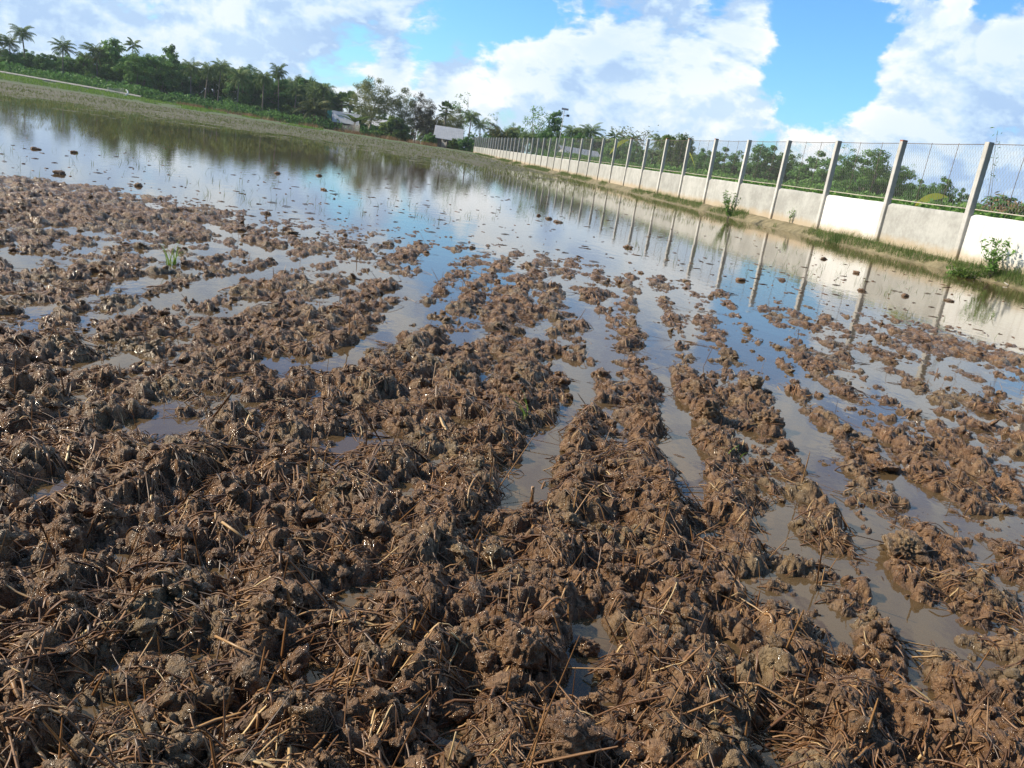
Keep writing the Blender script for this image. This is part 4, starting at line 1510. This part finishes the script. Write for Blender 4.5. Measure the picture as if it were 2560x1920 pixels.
def vn3(p, k):
    i = np.floor(p)
    f = p-i
    f = f*f*(3-2*f)
    r = 0
    for a in (0, 1):
        for b_ in (0, 1):
            for c in (0, 1):
                hsh = _hash(i[:, 0]+a, i[:, 1]+b_, int(k))
                hsh = _hash(np.floor(hsh*1e6), i[:, 2]+c, 3)
                r = r+hsh*np.abs(1-a-f[:, 0])*np.abs(1-b_-f[:, 1])*np.abs(1-c-f[:, 2])
    return r


import bmesh


def ico(sub):
    bm = bmesh.new()
    bmesh.ops.create_icosphere(bm, subdivisions=sub, radius=1)
    bm.verts.ensure_lookup_table()
    v = np.array([x.co[:] for x in bm.verts])
    f = np.array([[x.index for x in q.verts] for q in bm.faces])
    bm.free()
    return v, f


ICO = {3: ico(3), 4: ico(4), 5: ico(5)}


def clod_shape(sub, seed, flat=.75, rough=1.0):
    v, f = ICO[sub]
    rg = np.random.default_rng(seed)
    o = rg.uniform(0, 50, 3)
    d = v.copy()
    # flat broken faces
    r = np.ones(len(v))
    for k in range(7):
        n = rg.normal(size=3)
        n /= np.linalg.norm(n)
        h = rg.uniform(.55, .9)
        dt = v@n
        r = np.where(dt > 1e-3, np.minimum(r, h/np.maximum(dt, 1e-3)), r)
    r = r*(.72+.55*vn3(v*1.6+o, seed))
    lump = np.abs(vn3(v*3.6+o+9, seed+1)-.5)*2
    r = r*(1-.22*lump)+.30*(vn3(v*6.5+o, seed+2)-.5)+rough*(.26*(vn3(v*12+o, seed+3)-.5)+.15*(vn3(v*24+o, seed+4)-.5))
    d = v*r[:, None]*np.array([rg.uniform(.8, 1.3), rg.uniform(.8, 1.2), flat*rg.uniform(.8, 1.2)])
    return d, f


CL = {3: [clod_shape(3, 300+k) for k in range(24)], 4: [clod_shape(4, 400+k, .75, (.25, 1.0, .6)[k % 3]) for k in range(24)]}


def scatter_clods(n, r0, r1, sub, smin, smax, seed, need=.0, az=40):
    rg = np.random.default_rng(seed)
    a_ = np.radians(rg.uniform(-az, az, n))
    r_ = r0*(r1/r0)**rg.uniform(0, 1, n)
    x, y = r_*np.sin(a_), r_*np.cos(a_)
    z = height(x, y)
    keep = z > need+rg.normal(0, .012, n)
    x, y, z = x[keep], y[keep], z[keep]
    s = smin*(smax/smin)**(rg.uniform(0, 1, len(x))**1.8)
    V, F, nv = [], [], 0
    for k in range(len(x)):
        v, f = CL[sub][rg.integers(len(CL[sub]))]
        t = rg.uniform(0, 6.28)
        c_, s2 = math.cos(t), math.sin(t)
        tl = rg.normal(0, .35)
        vv = v*s[k]
        vv = np.c_[vv[:, 0]*c_-vv[:, 1]*s2, vv[:, 0]*s2+vv[:, 1]*c_, vv[:, 2]+vv[:, 0]*tl]
        V.append(vv+[x[k], y[k], z[k]+s[k]*.12])
        F.append(f+nv)
        nv += len(v)
    return np.vstack(V), np.vstack(F)


parts_ = [scatter_clods(2100, 1.2, 4.0, 4, .007, .036, 1, .012, 52), scatter_clods(4600, 1.4, 9.8, 3, .006, .030, 2, .0, 44),
          scatter_clods(4200, 4.0, 11.8, 3, .010, .034, 3, -.027, 44)]
V, F, nv = [], [], 0
for v, f in parts_:
    V.append(v)
    F.append(f+nv)
    nv += len(v)
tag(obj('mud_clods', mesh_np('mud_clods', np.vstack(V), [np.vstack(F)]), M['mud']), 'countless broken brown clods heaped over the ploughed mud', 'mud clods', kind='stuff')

# lone clods in the open water
lone = [(127, 376), (345, 430), (300, 402), (450, 500), (628, 505), (745, 508), (575, 462), (618, 494), (520, 498), (1163, 466), (1186, 473), (1205, 480),
        (1385, 590), (1600, 606), (1020, 536), (905, 528), (838, 530), (690, 380), (600, 375), (75, 322), (700, 410), (1480, 608), (1690, 606), (1780, 560), (1850, 590),
        (1860, 628), (1955, 640), (2050, 650), (1355, 535), (160, 330)]
for k, (a, bb) in enumerate(lone):
    p_ = at(a*D2P, bb*D2P, 0)
    r_ = math.hypot(p_[0], p_[1])
    v, f = CL[4][k % 20]
    o = obj('mud_clod', bpy.data.meshes.get('lone_clod_%d' % (k % 8)) or mesh_np('lone_clod_%d' % (k % 8), v, [f]), M['mud'], None, (p_[0], p_[1], .004))
    s = (2.6+3.6*ir.random())/811*r_
    s = min(s, .085)
    o.scale = (s, s*ir.uniform(.8, 1.2), s*.75)
    o.rotation_euler = (0, 0, ir.uniform(0, 6.28))
    tag(o, 'small dark mud clod standing alone in the open water beyond the ploughed rows', 'mud clod', 'lone clods in the open water')


def big_clod(px, py, s, seed, label, flat=.75, z=None, sub=5, sink=.2):
    p_ = at(px, py, .03 if z is None else z)
    v, f = clod_shape(sub, seed, flat, .42)
    o = obj('mud_clod', mesh_np('mud_clod', v, [f]), M['mud'], None, (p_[0], p_[1], max(0, float(height([p_[0]], [p_[1]])[0]))+s*sink))
    o.scale = (s, s, s)
    tag(o, label, 'mud clod')
    return o


big_clod(1875, 962, .11, 501, 'large wedge shaped mud clod at the water edge right of the middle rows', .9)
big_clod(1765, 1040, .075, 502, 'rounded mud clod beside a straight water furrow on the right', .9)
big_clod(1912, 1055, .080, 503, 'rounded clod with a smooth cap standing right of the straight water furrow', .95)
big_clod(1310, 1610, .075, 504, 'smooth faced pale clod on top of the heap near the bottom middle', 1.0, .09)
big_clod(1425, 1860, .055, 505, 'rough round grey clod at the bottom edge of the picture', .9, .07)
big_clod(1465, 1610, .032, 506, 'small round grey clod beside the shaded puddle near the bottom middle', 1.0, .02)
big_clod(1445, 1262, .042, 508, 'clod with an orange straw crown in the central puddle', .8, .0)
big_clod(2215, 1160, .06, 509, 'blunt clod standing in water at the right of the rows', .9)
big_clod(2260, 1350, .11, 510, 'flat topped slab of mud casting a dark shadow on the right', .55, .06)
c_ = big_clod(1326, 1275, .045, 507, 'clod with an upright stalk stump in the central puddle', .7, .0)
b = MB()
b.tube([(0, 0, .2), (-.05, 0, 1.1), (-.1, 0, 1.9)], [.20, .13, .17], 7, .6)
obj('stalk', b.mesh('stump_stalk'), M['straw'], c_)

# floating bits on the water
fb = MB()
n_ = 1500
a_ = np.radians(rng.uniform(-37, 34, n_))
r_ = 9.0*(45/9)**rng.uniform(0, 1, n_)**1.1
x_, y_ = r_*np.sin(a_), r_*np.cos(a_)
s_ = (x_-FX0)*FN[0]+(y_-FY0)*FN[1]
for k in np.where((s_ < -1.3) & (fbm(x_*.4, y_*.25, 230, 3) > .51))[0]:
    if rng.random() < .65:
        L, t = rng.uniform(.02, .085), rng.uniform(0, 6.28)
        d = np.array([math.cos(t), math.sin(t), 0])*L
        c = np.array([x_[k], y_[k], .004])
        fb.tube([c-d, c+d*.1+[rng.normal(0, .01), rng.normal(0, .01), rng.uniform(-.004, .006)], c+d], [.002, .006, .002], 4, rng.uniform(0, .4))
    else:
        v, f = CL[3][rng.integers(24)]
        s = rng.uniform(.010, .030)
        fb.add(v*[s, s, s*.55]+[x_[k], y_[k], 0], None, f, rng.uniform(0, .4))
tag(obj('floating_litter', fb.mesh('floating_litter'), M['straw']), 'dark bits of stalk and mud floating on the open water', 'litter', kind='stuff')

# ------------------------------------------------------------------ straw


def tubes3(C, rad, rnd, flat=1.0):
    """C (n,k,3) centre lines -> thin three sided stalks"""
    n, k, _ = C.shape
    tg = np.gradient(C, axis=1)
    tg /= np.linalg.norm(tg, axis=2, keepdims=True)+1e-9
    a = np.cross(tg, np.array([0, 0, 1.0])+np.zeros_like(tg))
    a /= np.linalg.norm(a, axis=2, keepdims=True)+1e-6
    b = np.cross(a, tg)
    th = np.array([.52, 2.62, 4.71])
    prof = np.interp(np.linspace(0, 1, k), [0, .15, .85, 1], [.8, 1, .9, .45])
    rr_ = (rad[:, None]*prof[None])[:, :, None, None]
    v = C[:, :, None]+rr_*(a[:, :, None]*np.cos(th)[None, None, :, None]+b[:, :, None]*np.sin(th)[None, None, :, None]*flat)
    v = v.reshape(n, -1, 3)
    q = []
    for i in range(k-1):
        for j in range(3):
            q.append([i*3+j, i*3+(j+1) % 3, (i+1)*3+(j+1) % 3, (i+1)*3+j])
    q = (np.arange(n)[:, None, None]*k*3+np.array(q)[None]).reshape(-1, 4)
    return v.reshape(-1, 3), q, np.repeat(rnd, k*3)


def lay(x, y, th, L, lift, curve, rg, K=6, press=.75):
    """stalks of length L lying over the mud from (x,y) in direction th"""
    t = np.linspace(0, 1, K)[None]
    ang = th[:, None]+curve[:, None]*(t-.5)
    dx = np.cumsum(np.cos(ang), 1)-np.cos(ang)
    dy = np.cumsum(np.sin(ang), 1)-np.sin(ang)
    X = x[:, None]+dx*L[:, None]/(K-1)
    Y = y[:, None]+dy*L[:, None]/(K-1)
    Hh = height(X.ravel(), Y.ravel()).reshape(X.shape)
    Hh = np.maximum(Hh, -.012)
    line = Hh[:, :1]*(1-t)+Hh[:, -1:]*t
    up = np.maximum((Hh-line).max(1), 0)[:, None]
    Z = press*Hh+(1-press)*(line+up*.6)+lift[:, None]*(.25+np.sin(np.pi*t))
    return np.stack([X, Y, Z], 2)


def straw_set(nb, per, r0, r1, seed, Lm, rad, need):
    rg = np.random.default_rng(seed)
    a_ = np.radians(rg.uniform(-52, 52, nb))
    r_ = r0*(r1/r0)**rg.uniform(0, 1, nb)
    bx, by = r_*np.sin(a_), r_*np.cos(a_)
    k = (height(bx, by) > need+rg.normal(0, .01, nb))
    bx, by = bx[k], by[k]
    m = np.maximum(1, rg.poisson(per, len(bx)))
    th0 = rg.uniform(0, 6.28, len(bx))
    tone = rg.normal(.36, .15, len(bx))
    ii = np.repeat(np.arange(len(bx)), m)
    n = len(ii)
    sp = rg.uniform(.012, .05, len(bx))[ii]
    x, y = bx[ii]+rg.normal(0, 1, n)*sp, by[ii]+rg.normal(0, 1, n)*sp
    th = th0[ii]+rg.normal(0, .32, n)
    L = Lm*np.exp(rg.normal(0, .42, n))
    C = lay(x, y, th, L, np.abs(rg.normal(.002, .007, n)), rg.normal(0, .25, n), rg, press=.16)
    rd = rad*np.exp(rg.normal(0, .35, n))
    tn = np.clip(tone[ii]+rg.normal(0, .15, n)+(rg.random(n) < .05)*.4, 0, 1)
    return tubes3(C, rd, tn, rg.choice([.5, 1.0]))


st = MB()
for args in ((3200, 1, 1.15, 4.2, 57, .055, .0025, .0), (1800, 1, 3.0, 9.5, 58, .075, .0032, -.002), (620, 8, 1.15, 4.5, 51, .072, .0024, .010), (760, 7, 2.5, 9.5, 52, .10, .0030, .006), (900, 5, 5.5, 11, 53, .13, .0036, .0),
             (3400, 2, 1.15, 5.0, 54, .040, .0014, -.01), (5000, 3, 3.0, 9.5, 56, .07, .0018, -.005)):
    v, q, a = straw_set(*args)
    st.add(v, q, None, a)
# upright and leaning stubs
rg = np.random.default_rng(60)
n_ = 1500
a_ = np.radians(rg.uniform(-45, 45, n_))
r_ = 1.2*(10/1.2)**rg.uniform(0, 1, n_)
x, y = r_*np.sin(a_), r_*np.cos(a_)
z = height(x, y)
k = z > -.005
x, y, z = x[k], y[k], z[k]
n = len(x)
L = .075*np.exp(rg.normal(0, .5, n))
az_ = rg.uniform(0, 6.28, n)
tl = np.abs(rg.normal(.55, .4, n))
t = np.linspace(-.25, 1, 4)[None]
C = np.stack([x[:, None]+np.cos(az_)[:, None]*np.sin(tl)[:, None]*L[:, None]*t, y[:, None]+np.sin(az_)[:, None]*np.sin(tl)[:, None]*L[:, None]*t, z[:, None]+np.cos(tl)[:, None]*L[:, None]*t], 2)
v, q, a = tubes3(C, .0024*np.exp(rg.normal(0, .35, n)), np.clip(rg.normal(.42, .2, n), 0, 1))
st.add(v, q, None, a)
tag(obj('straw', st.mesh('straw'), M['straw']), 'wet brown rice straw strewn and bunched over the ploughed mud', 'straw', kind='stuff')

# single stalks that stand out
for pts, rad, tone, lab in (
        ([(1118, 1918, .05), (1128, 1880, .09), (1140, 1830, .14)], .0026, .95, 'pale yellow straw stalk standing at the bottom edge'),
        ([(538, 1590, .06), (600, 1620, .075), (690, 1660, .06)], .0030, .72, 'long tan stalk lying aslant in the lower left'),
        ([(538, 1285, .06), (538, 1320, .03), (536, 1340, .01)], .0036, .75, 'broken upright tan stalk left of the middle'),
        ([(555, 1305, .08), (590, 1330, .07), (618, 1352, .05)], .0040, .80, 'short thick tan stalk right of the broken upright one'),
        ([(2300, 1455, .02), (2306, 1430, .09), (2312, 1418, .11)], .0030, .72, 'orange bent stalk standing in the rows at the right'),
        ([(30, 1700, .08), (38, 1740, .05), (48, 1810, .02)], .0050, .65, 'thick orange brown stalk leaning at the lower left edge')):
    P_ = np.array([at(*p) for p in pts])
    P_ = np.array([at(a, bb, max(zz, .0)) for a, bb, zz in pts])
    P_[:, 2] = np.maximum(P_[:, 2], height(P_[:, 0], P_[:, 1])+.006)
    b = MB()
    b.tube(P_, [rad, rad*.95, rad*.7], 6, tone)
    tag(obj('straw_stalk', b.mesh('straw_stalk'), M['straw']), lab, 'straw stalk')

# green tufts in the mud
for px, py, nb_, hb, lab in ((428, 662, 22, .20, 'bright green grass tuft growing from the mud rows at the left'), (1310, 1060, 5, .13, 'single bent green blade beside the central puddle'), (1835, 1150, 4, .07, 'tiny green shoot on the straw heap right of the middle furrow')):
    p_ = at(px, py, .0)
    gb = MB()
    blades(gb, np.c_[rng.normal(0, .018, nb_), rng.normal(0, .018, nb_), np.zeros(nb_)-.01], hb, .009, rng, .9, np.full(nb_, .85), 5)
    tag(obj('grass_tuft', gb.mesh('grass_tuft', False), M['bank'], None, (p_[0], p_[1], max(0, float(height([p_[0]], [p_[1]])[0])))), lab, 'grass')

# ------------------------------------------------------------------ air
hb = MB()
hb.box((0, 0, 9.5), (1500, 1500, 25.0))
hz_ = obj('haze', hb.mesh('haze', False))
hm = bpy.data.materials.new('air')
hm.use_nodes = True
hn = NT(hm.node_tree)
hn.n.clear()
pv = hn.node('ShaderNodeVolumePrincipled', {'Density': .00022, 'Color': (.80, .90, 1.0, 1), 'Anisotropy': .25})
ho = hn.node('ShaderNodeOutputMaterial')
hn.l.new(pv.outputs[0], ho.inputs['Volume'])
hz_.data.materials.append(hm)
tag(hz_, 'thin bluish haze over the paddy and the trees', 'haze', kind='stuff')
